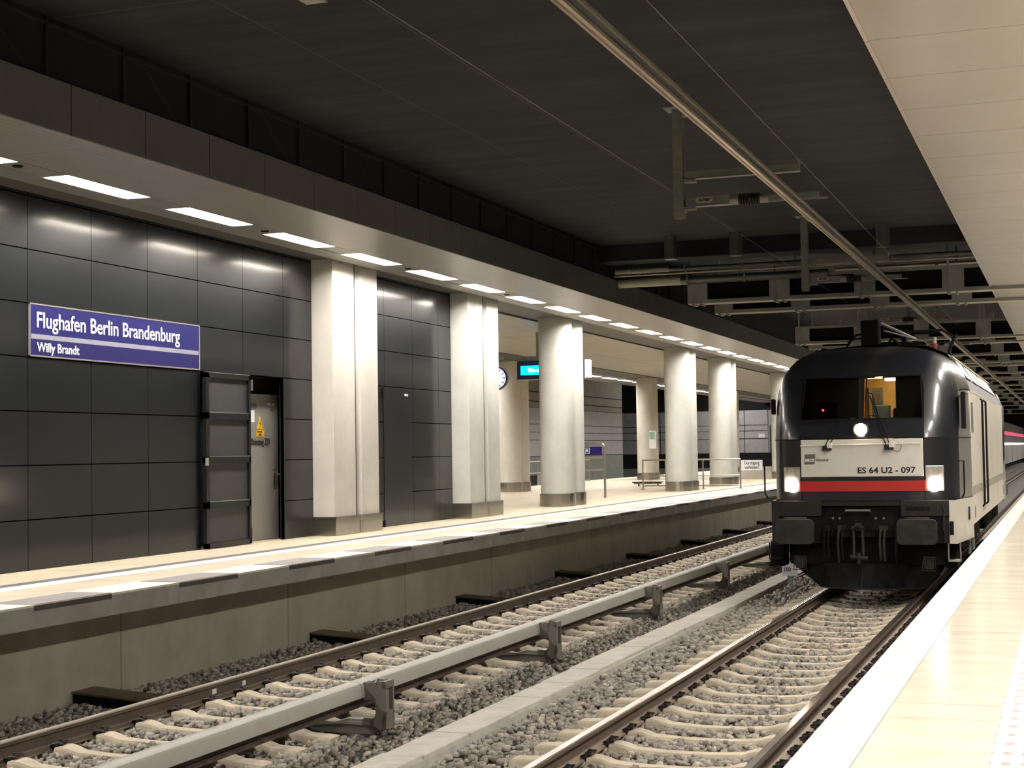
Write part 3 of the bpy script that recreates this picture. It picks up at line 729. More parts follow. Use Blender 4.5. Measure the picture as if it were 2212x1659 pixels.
# concrete cable duct between the tracks
ch = MB().box(-5.22, -5.18, Y0, 60, -.38, -.165).box(-4.88, -4.84, Y0, 60, -.38, -.150).build('cable_duct', M['duct']); tag(ch, 'concrete cable trough running between the two tracks under its lids', 'cable duct')
p0 = None
for k in range(22):
    y = 9.32+.98*k
    lab = 'concrete lid slab of the cable duct running between the two tracks'
    if p0 is None:
        p0 = MB().box(-5.215, -4.865, y, y+.972, -.163, -.118).build('duct_lid', M['duct'], bevel=.008); tag(p0, lab, 'duct lid', 'concrete lids of the cable duct'); L0 = p0.location.copy()
    else:
        c = p0.copy(); COL.objects.link(c); c.location = L0+Vector((random.uniform(-.006, .006)+.02*math.sin(k*.55), .98*k, random.uniform(-.003, .003)))
        c.rotation_euler = (random.uniform(-.004, .004), random.uniform(-.006, .006), .011*math.cos(k*.55))

# distance marker
mk = thing('distance_marker', (-4.74, 27.5, -.2), 'small white board marked 100 beside the cable duct, left of the locomotive', 'sign')
MB().box(-4.87, -4.60, 27.49, 27.51, -.02, .24).build('board', M['white'], mk)
text('100', .105, M['ink_b'], (-4.85, 27.485, .06), '-y', mk, sx=.85, bold=.003)
MB().box(-4.88, -4.86, 27.48, 27.50, .22, .48).build('white_rod', M['white'], mk); MB().box(-4.78, -4.69, 27.49, 27.52, -.20, -.02).build('post', M['galv'], mk)

# ------------------------------------------------------------------ ballast stones
def ballast():
    bv = np.array([(-1,-1,-1),(1,-1,-1),(1,1,-1),(-1,1,-1),(-1,-1,1),(1,-1,1),(1,1,1),(-1,1,1)], float)*.72
    bf = np.array([(0,2,1),(0,3,2),(4,5,6),(4,6,7),(0,1,5),(0,5,4),(1,2,6),(1,6,5),(2,3,7),(2,7,6),(3,0,4),(3,4,7)])
    P_ = []
    for ya, yb, dens, s0, s1 in ((9.0, 16, 400, .024, .046), (16, 24, 330, .026, .048), (24, 36, 220, .028, .050), (36, 62, 70, .035, .06)):
        n = int((yb-ya)*7.95*dens)
        x = RNG.uniform(-9.17, -1.27, n); y = RNG.uniform(ya, yb, n); s = RNG.uniform(s0, s1, n)
        P_.append(np.stack([x, y, s], 1))
    P_ = np.concatenate(P_)
    x, y, s = P_.T
    keep = np.ones(len(x), bool)
    for tc, sy in ((TR, SYR), (TL, SYL)):
        sy = np.array(sy); k = np.clip(np.round((y-sy[0])/.5985), 0, len(sy)-1).astype(int); dy = np.abs(y-sy[k])
        onsl = (np.abs(x-tc) < 1.29) & (dy < .115)
        keep &= ~(onsl & (RNG.random(len(x)) > .012))
        for r in (-.755, .755): keep &= ~(np.abs(x-tc-r) < .085)
    keep &= ~((x > -5.24) & (x < -4.80))
    keep &= ~((x > -6.5) & (x < -5.66) & (np.abs((y-BR0+.06+BRP/2) % BRP-BRP/2) < .13))
    keep &= ~((x < -8.2) & (((y-12.78) % 5.0) < .38) & (y > 12.7))
    keep &= ~((x < -4.9) & (y > 50)); keep &= ~((x > -4.8) & (y > 44))
    P_ = P_[keep]; x, y, s = P_.T; n = len(x)
    hx = [-9.3, -8.3, -8.0, -6.7, -6.3, -5.9, -5.7, -5.45, -5.25, -4.86, -4.8, -4.4, -4.15, -3.8, -3.6, -2.3, -2.1, -1.2]; hz = [-.12, -.19, -.208, -.208, -.235, -.215, -.215, -.28, -.36, -.30, -.19, -.235, -.25, -.25, -.208, -.208, -.235, -.25]
    z = np.interp(x, hx, hz)+RNG.uniform(-.035, .012, n)
    near_sl = ((np.abs(x-TR) < 1.2) | (np.abs(x-TL) < 1.2)); z += near_sl*.008
    V = bv[None]*RNG.uniform(.45, 1.25, (n, 8, 3))
    V = V*np.stack([RNG.uniform(.75, 1.35, n), RNG.uniform(.7, 1.2, n), RNG.uniform(.5, .9, n)], 1)[:, None]*s[:, None, None]
    a = RNG.uniform(0, 2*PI, n); b = RNG.normal(0, .7, n)
    ca, sa, cb, sb = np.cos(a), np.sin(a), np.cos(b), np.sin(b)
    X, Y, Z = V[..., 0], V[..., 1], V[..., 2]
    Y, Z = Y*cb[:, None]-Z*sb[:, None], Y*sb[:, None]+Z*cb[:, None]
    X, Y = X*ca[:, None]-Y*sa[:, None], X*sa[:, None]+Y*ca[:, None]
    V = np.stack([X+x[:, None], Y+y[:, None], Z+z[:, None]], -1).reshape(-1, 3)
    F = (bf[None]+8*np.arange(n)[:, None, None]).reshape(-1, 3)
    me = bpy.data.meshes.new('ballast')
    me.vertices.add(len(V)); me.vertices.foreach_set('co', V.ravel().astype(np.float32))
    me.loops.add(F.size); me.loops.foreach_set('vertex_index', F.ravel().astype(np.int32))
    me.polygons.add(len(F)); me.polygons.foreach_set('loop_start', (np.arange(len(F))*3).astype(np.int32))
    me.polygons.foreach_set('loop_total', np.full(len(F), 3, np.int32))
    me.update(calc_edges=True)
    at = me.attributes.new('shade', 'FLOAT', 'POINT'); sh = np.repeat(np.clip(RNG.normal(.5, .22, n), 0, 1), 8).astype(np.float32); at.data.foreach_set('value', sh)
    me.materials.append(M['stone'])
    o = bpy.data.objects.new('ballast', me); COL.objects.link(o)
    tag(o, 'grey crushed stone ballast around and between the two tracks', 'ballast', kind='stuff')
ballast()

# ------------------------------------------------------------------ overhead conductor rail and its supports
def conductor(label):
    t = thing('overhead_conductor_rail', (TR, 0, 5.05), label, 'overhead rail')
    xc = TR; z = 5.10
    MB().prism([(xc-.048, z+.120), (xc+.048, z+.120), (xc+.048, z+.090), (xc-.048, z+.090)], 'y', Y0, Y1).build('upper_flange', M['alu'], t)
    MB().prism([(xc-.020, z+.042), (xc-.036, z+.030), (xc-.036, z+.0), (xc-.018, z-.008), (xc+.018, z-.008), (xc+.036, z+.0), (xc+.036, z+.030), (xc+.020, z+.042)], 'y', Y0, Y1).build('lower_clamp', M['alu'], t)
    MB().box(xc-.030, xc+.030, Y0, Y1, z+.040, z+.092).build('web', M['alu_shade'], t)  # groove shade put into the web's dark colour
    MB().cyl((xc, Y0, z-.012), (xc, Y1, z-.012), .008, 8).build('contact_wire', M['copper'], t)
    MB().box(xc-.05, xc-.022, 18.95, 19.35, z-.005, z+.06).build('joint_plate', M['galv'], t)
    return t
conductor('long pale metal overhead conductor rail running above the locomotive track')
def support(y, label, code):
    t = thing('overhead_support', (-4.41, y, 5.08), label, 'overhead support', 'hanging supports of the overhead rail')
    mx = -4.41
    mast = MB().box(mx-.07, mx+.055, y-.06, y-.045, 5.08, 6.44).box(mx-.07, mx+.055, y+.045, y+.06, 5.08, 6.44).box(mx-.01, mx+.01, y-.045, y+.045, 5.08, 6.44).build('mast', M['galv'], t)
    for z in (5.53, 5.67, 5.33, 5.24, 5.16): MB().box(mx-.075, mx+.075, y-.07, y+.07, z-.010, z+.010).build('clamp_band', M['galv'], t)
    MB().box(mx-.16, mx+.16, y-.16, y+.16, 6.43, 6.455).build('ceiling_plate', M['galv'], t)
    MB().box(mx+.02, mx+.12, y-.05, y+.05, 6.34, 6.43).build('gusset', M['galv_l'], t)
    a = MB().box(mx+.06, -2.94, y-.035, y+.035, 5.56, 5.65).build('upper_arm', M['galv'], t)
    MB().box(mx+.06, -2.94, y-.045, y+.045, 5.553, 5.560).build('upper_arm_flange', M['galv_l'], a)
    MB().cyl((-2.95, y, 5.65), (-2.95, y, 5.70), .02, 8).build('wire_clamp', M['galv_l'], t)
    MB().box(mx+.06, mx+.20, y-.05, y+.05, 5.515, 5.55).box(mx+.06, mx+.20, y-.05, y+.05, 5.18, 5.215).build('bracket', M['galv'], t)
    l = MB().box(mx+.08, -3.78, y-.04, y+.04, 5.22, 5.33).build('lower_arm', M['galv'], t)
    MB().box(mx+.15, -3.78, y-.05, y+.05, 5.212, 5.22).build('lower_arm_flange', M['galv_l'], l)
    pl = MB(); cxp, r_ = -4.10, .038
    pts = [(cxp-.07+r_*math.cos(a), 5.285+r_*math.sin(a)) for a in np.linspace(PI/2, 3*PI/2, 9)]+[(cxp+.07+r_*math.cos(a), 5.285+r_*math.sin(a)) for a in np.linspace(-PI/2, PI/2, 9)]
    pl.prism(pts, 'y', y-.047, y-.040); plate = pl.build('number_plate', mat('number_plate', (.50, .48, .44), .5) if 'numplate' not in M else M['numplate'], t)
    text(code, .052, M['ink'], (cxp, y-.049, 5.267), '-y', plate, sx=.78, bold=.002, align='CENTER')
    MB().cyl((-3.79, y, 5.265), (-3.68, y, 5.265), .062, 16).build('insulator_cap', M['galv_l'], t)
    ins = MB(); ins.cyl((-3.68, y, 5.265), (-3.42, y, 5.265), .04, 12)
    for k in range(8): ins.cyl((-3.67+k*.033, y, 5.265), (-3.655+k*.033, y, 5.265), .072, 16)
    ins.build('insulator', M['insul'], t)
    MB().cyl((-3.42, y, 5.26), (-3.32, y, 5.26), .055, 16).build('insulator_cap', M['galv_l'], t)
    MB().box(-3.35, -2.62, y-.012, y+.012, 5.212, 5.23).build('hanger_bar', M['galv_l'], t)
    MB().box(-3.32, -2.72, y-.02, y+.02, 5.232, 5.30).build('pivot_plate', M['galv'], t)
    MB().box(TR-.05, TR+.05, y-.03, y+.03, 5.20, 5.232).build('rail_clamp', M['galv_l'], t)
    return t
M['numplate'] = mat('number_plate', (.50, .48, .44), .5)
for k, (y, c, l) in enumerate(((18.4, '34-T407', 'nearest hanging overhead support, with a brown ribbed insulator and number plate'), (28.0, '34-T409', 'second hanging overhead support, in front of the cable trays'),
                            (37.8, '34-T411', 'third hanging overhead support, just above the pantograph'))): support(y, l, c)
o = None
for k in range(4):
    c = copy_tree(bpy.data.objects['overhead_support'], Vector((-4.41, 47.5+9.7*k, 5.08)), 'distant hanging overhead support behind the locomotive')
# messenger wires
w = MB(); pts = [(-2.95, Y0+0., 5.70)]+[(-2.95, 8.7+9.7*k, 5.70) for k in range(0, 12)]; w.tube(pts, .0034, 6)
tag(w.build('earth_wire', M['pipe']), 'thin wire running along the tops of the overhead supports', 'wire')
w = MB(); pts = [(-4.50, Y0, 5.44)]+[(-4.50, 8.7+9.7*k, 5.42) for k in range(0, 12)]; w.tube(pts, .0034, 6)
tag(w.build('earth_wire', M['pipe']), 'thin wire clamped to the left side of the overhead masts', 'wire')
hb = MB(); 
hb.box(-5.74, -5.55, 10.98, 11.12, 5.92, 6.45); b_ = hb.build('ceiling_bracket', M['galv_l']); tag(b_, 'small metal bracket box hanging from the dark ceiling at the top edge', 'bracket')

# ------------------------------------------------------------------ services crossing under the ceiling
def cable_tray(y, zb, x0, x1, label, group='grey cable trays crossing above the tracks'):
    t = thing('cable_tray', ((x0+x1)/2, y, zb), label, 'cable tray', group)
    h = .52; fr = MB()
    fr.box(x0, x1, y-.02, y+.02, zb, zb+.07).box(x0, x1, y-.02, y+.02, zb+h-.07, zb+h)
    x = x0
    while x < x1:
        fr.box(x, min(x1, x+.42), y-.02, y+.02, zb+.07, zb+h-.07); x += 1.72
    fr.build('side_frame', M['tray'], t)
    MB().box(x0, x1, y+.12, y+.34, zb+.02, zb+h-.02).build('cable_bundle', M['black'], t)
    MB().box(x0, x1, y, y+.32, zb-.012, zb).build('bottom_board', M['tray_b'], t)
    x = x0+.12
    while x < x1:
        hg = MB(); hg.box(x-.03, x+.03, y-.04, y+.36, zb-.04, zb-.012); hg.box(x-.02, x+.02, y-.035, y-.015, zb-.04, 6.75); hg.box(x+.14, x+.18, y-.04, y+.36, zb-.04, zb-.012); hg.build('hanger', M['tray'], t); x += 1.72
    return t
TZ = ((31.6, 5.30, -7.45, 'nearest grey cable tray with dark window openings, above the locomotive'), (34.2, 5.30, -7.45, 'second grey cable tray, right behind the nearest one'),
      (46.0, 5.32, -7.6, 'third grey cable tray, level with the raised arms of the pantograph'), (48.5, 5.32, -7.6, 'fourth grey cable tray, behind the pantograph'))
for y, z, x0, l in TZ: cable_tray(y, z, x0, 3.5, l)
tp = [o for o in COL.objects if o.name.startswith('cable_tray')][-1]
for y in (55, 60.5, 63, 70, 75, 77.5, 85, 92, 99, 108, 118, 130, 145, 165): copy_tree(tp, Vector((tp.location.x, y, tp.location.z)), 'distant grey cable tray right of the locomotive roof')
# pipes; lamplight on the left ends is put in as a pale skin
pz = ((31.20, 6.00, .045, M['pipe'], 'upper dark pipe crossing below the ceiling beam, thin'), (31.45, 5.78, .085, M['pipe'], 'thick dark pipe crossing below the ceiling beam'), (31.10, 5.90, .02, M['galv_l'], 'thin pale conduit running above the thick dark pipe'))
for y, z, r_, m_, l in pz:
    t = thing('crossing_pipe', (-2.5, y, z), l, 'pipe', 'pipes crossing under the ceiling')
    MB().cyl((-8.9, y, z), (-4.5 if r_ > .06 else 3.5, y, z), r_, 14).build('pipe', m_, t, smooth=True)
    if r_ > .03:
        MB().cyl((-8.9, y, z), (-7.55 if r_ > .06 else -7.75, y, z), r_+.008, 14).build('lit_end', M['pipe_lit'], t, smooth=True)
        for x in (-7.4, -6.2, -4.9): MB().box(x-.015, x+.015, y-r_-.02, y+r_+.02, z-r_-.015, z+r_+.02).build('pipe_clamp', M['galv'], t)
wp = thing('white_duct', (-1.0, 31.2, 5.86), 'pale flat duct lying above the nearest cable tray, right of the second support', 'duct')
MB().box(-4.45, 3.5, 31.99, 33.9, 5.90, 5.94).build('duct_body', M['tray_b'], wp)
for k in range(6): MB().box(-3.7+1.25*k, -3.64+1.25*k, 31.99, 33.9, 5.875, 5.90).build('strap', M['tray'], wp)
for k, x in enumerate((-7.3, -6.0, -3.2)):
    o = MB().cyl((x, 29.6, 6.0), (x, 29.6, 6.45), .13, 16).build('ceiling_drop', M['pipe'], smooth=True); tag(o, ['leftmost short dark duct dropping from the ceiling before the beam', 'middle short dark duct dropping from the ceiling before the beam', 'rightmost short dark duct dropping from the ceiling, right of the overhead rail'][k], 'duct', 'short ducts dropping from the ceiling')

# ------------------------------------------------------------------ locomotive
LX, LY = TR, 23.70
loco = thing('locomotive', (LX, LY+9, 0), 'charcoal and cream electric locomotive with three lit headlamps, arriving at the right platform', 'locomotive')
ZR = [1.44, 1.60, 1.76, 2.06, 2.36, 2.375, 2.52, 2.68, 2.90, 3.10, 3.32, 3.44, 3.54, 3.63, 3.70, 3.76, 3.80, 3.83, 3.85]
def Wz(z): return float(np.interp(z, [0, 3.08, 3.32, 3.44, 3.54, 3.63, 3.70, 3.76, 3.80, 3.83, 3.85], [1.5, 1.5, 1.43, 1.37, 1.30, 1.21, 1.11, .97, .80, .55, .0001]))
def fz(z): return float(np.interp(z, [0, 2.375, 2.52, 2.68, 3.32, 3.44, 3.54, 3.63, 3.70, 3.76, 3.80, 3.83, 3.85], [0, 0, .03, .09, .36, .44, .53, .64, .76, .92, 1.08, 1.26, 1.5]))
PX = [0, .04, .30, .60, .915, .93, 1.04, 1.14, 1.22, 1.28, 1.325, 1.36, 1.385, 1.43, 1.475, 1.5]
PY = [0, 0, .004, .015, .035, .037, .06, .10, .155, .225, .31, .41, .53, .90, 1.35, 1.70]
def nose(z, i, s):
    k = Wz(z)/1.5
    return (LX+s*PX[i]*k, LY+fz(z)+PY[i]*(1 if z < 3.3 else max(.55, k)), z)
def ztop(x, base):   # roof height across the machine-room section
    return base
def shell(filt, name, m, both=True, smooth=True, sgn=(1, -1)):
    if both and name in ('cab_corner_panel', 'cab_side_panel', 'cab_roof_side'):
        for q in (1, -1): shell(filt, name, m, False, smooth, (q,))
        return
    mb = MB()
    for s in sgn:
        for a in range(len(ZR)-1):
            for i in range(len(PX)-1):
                if filt(ZR[a], ZR[a+1], PX[i], PX[i+1]):
                    mb.quad(nose(ZR[a], i, s), nose(ZR[a], i+1, s), nose(ZR[a+1], i+1, s), nose(ZR[a+1], i, s))
    o = mb.build(name, m, loco, smooth=False)
    bm = bmesh.new(); bm.from_mesh(o.data); bmesh.ops.remove_doubles(bm, verts=bm.verts, dist=.0004); bmesh.ops.recalc_face_normals(bm, faces=bm.faces); bm.to_mesh(o.data); bm.free()
    if smooth:
        o.data.shade_smooth()
        try: o.data.set_sharp_from_angle(angle=math.radians(50))
        except Exception: pass
    return o
win = lambda z0, z1, x0, x1: z0 >= 2.67 and z1 <= 3.33 and x1 <= .916 and x0 >= .035
SIDE = 1.384
shell(lambda a, b, c, d: c < SIDE and not win(a, b, c, d) and not (d <= .931 and a < 2.36) and a >= 2.37, 'cab_upper_shell', M['char'])
shell(lambda a, b, c, d: c >= .929 and c < SIDE and a < 2.37, 'cab_corner_panel', M['char'])
shell(lambda a, b, c, d: c >= SIDE and b <= 3.11, 'cab_side_panel', M['silver'])
shell(lambda a, b, c, d: c >= SIDE and b > 3.11, 'cab_roof_side', M['char'])
shell(lambda a, b, c, d: d <= .931 and a >= 1.74 and b <= 2.37, 'front_white_panel_base', M['char'])
shell(lambda a, b, c, d: d <= .931 and b <= 1.77, 'front_lower_panel', M['char'])
Yf = LY-.006
def fbox(x0, x1, z0, z1, y0=-.02, y1=.04): return MB().box(LX+x0, LX+x1, LY+y0, LY+y1, z0, z1)
wpn = fbox(-.905, .905, 1.80, 2.365, -.014, .03).build('white_front_panel', M['lpanel'], loco, bevel=.008)
fbox(-.925, .925, 1.58, 1.735, -.012, .03).build('red_stripe', M['red'], loco)
text('ES 64 U2 - 097', .125, M['ink'], (LX-.065, LY-.016, 1.852), '-y', wpn, sx=1.12, bold=.003)
lg = MB().add([(LX-.858, LY-.017, 1.99), (LX-.700, LY-.017, 1.995), (LX-.688, LY-.017, 2.15), (LX-.848, LY-.017, 2.145)], [(0, 1, 2, 3)]).build('logo_square', M['lmark'], wpn)
text('MRCE', .062, M['white'], (LX-.850, LY-.0195, 2.033), '-y', loco, sx=.85, bold=.003, shear=.3)
text('dispolok', .058, M['lmark'], (LX-.690, LY-.0165, 2.04), '-y', loco, sx=.98, bold=.001, shear=.3)
# dark glazed field, windscreens, mullion
def scr(x0, x1, z0, z1, dy=-.008, th=.004):
    k0, k1 = Wz(z0)/1.5, Wz(z1)/1.5
    a = [(LX+x0*k0, LY+fz(z0)+dy, z0), (LX+x1*k0, LY+fz(z0)+dy, z0), (LX+x1*k1, LY+fz(z1)+dy, z1), (LX+x0*k1, LY+fz(z1)+dy, z1)]
    b = [(p[0], p[1]+th, p[2]) for p in a]
    return MB().add(a+b, [(0, 1, 2, 3), (7, 6, 5, 4), (0, 4, 5, 1), (1, 5, 6, 2), (2, 6, 7, 3), (3, 7, 4, 0)])
for x0, x1 in ((-.90, -.045), (.045, .90)): scr(x0, x1, 2.67, 3.33, .012).build('windscreen', M['lglass'], loco)
scr(-.925, .925, 2.385, 2.665, .0, .012).build('lower_glazed_field', M['char'], loco)
for z in (2.665, 3.325): scr(-.92, .92, z-.01, z+.012, -.004, .03).build('windscreen_seal', M['black'], loco)
for x in (-.925, -.04, .905): scr(x, x+.022, 2.39, 3.33, -.002, .02).build('windscreen_seal', M['black'], loco)
MB().box(LX-1.33, LX-.93, LY+.02, LY+.03, 2.362, 2.372)
# seams on the cab corners
def seam(z, i0, i1, name='body_seam', w=.007):
    for s in (1, -1):
        p = [Vector(nose(z, i, s)) for i in range(i0, i1)]
        MB().tube([v+Vector((s*.001, -.002, 0)) for v in p], w, 5).build(name, M['black'], loco)
seam(2.372, 4, 16); seam(1.447, 5, 16)
for s in (1, -1):
    MB().tube([Vector(nose(z, 4, s))+Vector((0, -.002, 0)) for z in ZR[:11]], .006, 5).build('body_seam', M['black'], loco)
# headlamps
for s in (-1, 1):
    xa, xb = (LX+s*.93, LX+s*1.19) if s > 0 else (LX-1.19, LX-.93)
    cxl = (xa+xb)/2
    hu = MB().add([(xa, LY+(.02 if s > 0 else .09), 1.575), (xb, LY+(.09 if s > 0 else .02), 1.575), (xb, LY+(.09 if s > 0 else .02), 1.955), (xa, LY+(.02 if s > 0 else .09), 1.955),
               (xa, LY+.2, 1.575), (xb, LY+.2, 1.575), (xb, LY+.2, 1.955), (xa, LY+.2, 1.955)], [(0, 1, 2, 3), (7, 6, 5, 4), (0, 4, 5, 1), (1, 5, 6, 2), (2, 6, 7, 3), (3, 7, 4, 0)]).build('headlamp_unit', M['lampglass'], loco, bevel=.01)
    hm = MB(); ns = 28
    hm.cyl((cxl-s*.01, LY+.025, 1.668), (cxl-s*.01, LY+.06, 1.668), .102, ns); hm.build('headlamp', M['headlamp'], hu, smooth=False)
    MB().cyl((cxl, LY+.045, 1.87), (cxl, LY+.07, 1.87), .075, ns).build('dark_lamp', M['galv_l'], hu)
tl_ = MB().prism([(LX-.10, 2.43), (LX+.10, 2.43), (LX+.13, 2.50), (LX+.11, 2.60), (LX-.11, 2.60), (LX-.13, 2.50)], 'y', LY-.01, LY+.08).build('top_lamp_unit', M['char_m'], loco, bevel=.008)
MB().cyl((LX-.0, LY-.022, 2.51), (LX-.0, LY-.008, 2.51), .092, 28).build('top_lamp', M['headlamp'], tl_)
MB().box(LX-.16, LX-.09, LY+.05, LY+.12, 2.66, 2.70).box(LX+.07, LX+.14, LY+.05, LY+.12, 2.66, 2.70).build('bracket', M['black'], loco)
# wipers, grab bar
gb = MB().tube([(LX-.90, LY-.05, 2.275), (LX+.86, LY-.05, 2.290)], .011, 8); gb.tube([(LX-.90, LY-.05, 2.275), (LX-.90, LY, 2.275)], .010, 6).tube([(LX+.86, LY-.05, 2.29), (LX+.86, LY, 2.25)], .010, 6)
gb.build('grab_bar', M['lpanel'], loco, smooth=True)
for x, tx, tz in ((-.50, -.33, 2.64), (.42, .12, 3.02)):
    wpr = MB().box(LX+x-.07, LX+x+.06, LY-.08, LY-.01, 2.20, 2.275).build('wiper_motor', M['char_m'], loco, bevel=.01)
    MB().box(LX+x+.0, LX+x+.075, LY-.09, LY-.02, 2.235, 2.32).build('wiper_bearing', M['lpanel'], wpr, bevel=.008)
    yt = LY+fz(tz)-.03
    MB().tube([(LX+x-.04, LY-.07, 2.25), (LX+tx, yt, tz)], .008, 6).tube([(LX+x+.02, LY-.07, 2.25), (LX+tx+.03, yt, tz-.04)], .008, 6).build('wiper_arm', M['black'], wpr)
    if x > 0: MB().tube([(LX+.07, LY+fz(2.72)-.03, 2.72), (LX+.07, LY+fz(3.30)-.03, 3.30)], .009, 6).tube([(LX+.07, LY+fz(3.08)-.03, 3.08), (LX+.16, LY+fz(3.05)-.03, 3.05)], .008, 6).tube([(LX+.16, LY+fz(3.05)-.03, 3.05), (LX+.26, LY+fz(2.7)-.03, 2.72), (LX+.08, LY+fz(2.7)-.03, 2.72)], .007, 6).build('wiper_blade', M['black'], wpr)
    else: MB().tube([(LX-.88, LY+fz(2.64)-.03, 2.63), (LX-.30, LY+fz(2.65)-.03, 2.655)], .009, 6).build('wiper_blade', M['black'], wpr)
MB().tube([(LX+.45, LY-.05, 2.22), (LX+.52, LY-.06, 2.17), (LX+.58, LY-.06, 2.18), (LX+.60, LY-.05, 2.25), (LX+.55, LY-.04, 2.31)], .004, 5).build('cable_loop', M['black'], loco)
# cab interior
cb = MB().box(LX-1.25, LX+1.25, LY+.45, LY+1.9, 2.15, 2.20).box(LX-1.15, LX+1.15, LY+.95, LY+1.9, 3.36, 3.40); cb.build('cab_lining', M['cabdark'], loco)
for s in (-1, 1): MB().box(LX+s*1.22, LX+s*1.25, LY+.75, LY+1.9, 2.2, 3.36).build('cab_side_lining', M['cabdark'], loco)
MB().box(LX-1.25, LX-.23, LY+1.85, LY+1.9, 2.2, 3.40).box(LX+.34, LX+1.25, LY+1.85, LY+1.9, 2.2, 3.40).build('cab_rear_wall', M['cabdark'], loco)
co = MB().box(LX-.60, LX-.56, LY+1.9, LY+4.5, 2.2, 3.5).box(LX+.36, LX+.40, LY+1.9, LY+4.5, 2.2, 3.5).box(LX-.6, LX+.4, LY+4.5, LY+4.55, 2.2, 3.5).box(LX-.6, LX+.4, LY+1.9, LY+4.55, 3.46, 3.5).box(LX-.6, LX+.4, LY+1.9, LY+4.55, 2.16, 2.2)
co.build('corridor', M['warm'], loco)
for x, z in ((-.42, 3.05), (.10, 3.05), (-.18, 2.75)): MB().box(LX+x, LX+x+.02, LY+4.40, LY+4.5, 2.3, 3.3).build('corridor_rib', M['cabdark'], loco)
MB().box(LX-.2, LX-.02, LY+3.2, LY+3.26, 2.95, 3.25).build('corridor_label_board', M['ink_b'], loco)
MB().box(LX-.22, LX+.02, LY+2.6, LY+2.9, 3.40, 3.45).build('corridor_lamp', M['cablamp'], loco)
MB().box(LX-.05, LX+.25, LY+3.9, LY+4.1, 3.40, 3.45).build('corridor_lamp', M['cablamp'], loco)
MB().box(LX+.14, LX+.24, LY+.80, LY+.95, 3.33, 3.36).build('cab_glow', M['cablamp'], loco)  # added lamp above the desk, only there to brighten the monitor
MB().box(LX+.06, LX+.34, LY+1.0, LY+1.06, 2.55, 2.90).build('monitor', M['seatback'], loco, bevel=.02)
MB().box(LX+.34, LX+.50, LY+1.3, LY+1.42, 2.2, 2.86).build('driver_seat', M['cabdark'], loco, bevel=.05)
MB().box(LX+.50, LX+.90, LY+.47, LY+.49, 2.2, 3.40).build('sun_blind', M['blind'], loco)
MB().box(LX-.90, LX-.08, LY+1.1, LY+1.12, 2.2, 3.30).build('sun_blind', M['blind'], loco)
MB().box(LX-.75, LX-.45, LY+.7, LY+.8, 2.65, 2.95).build('cab_display', M['black'], loco)
MB().cyl((LX-.66, LY+.69, 2.83), (LX-.66, LY+.70, 2.83), .017, 10).build('red_indicator', M['redled'], loco)
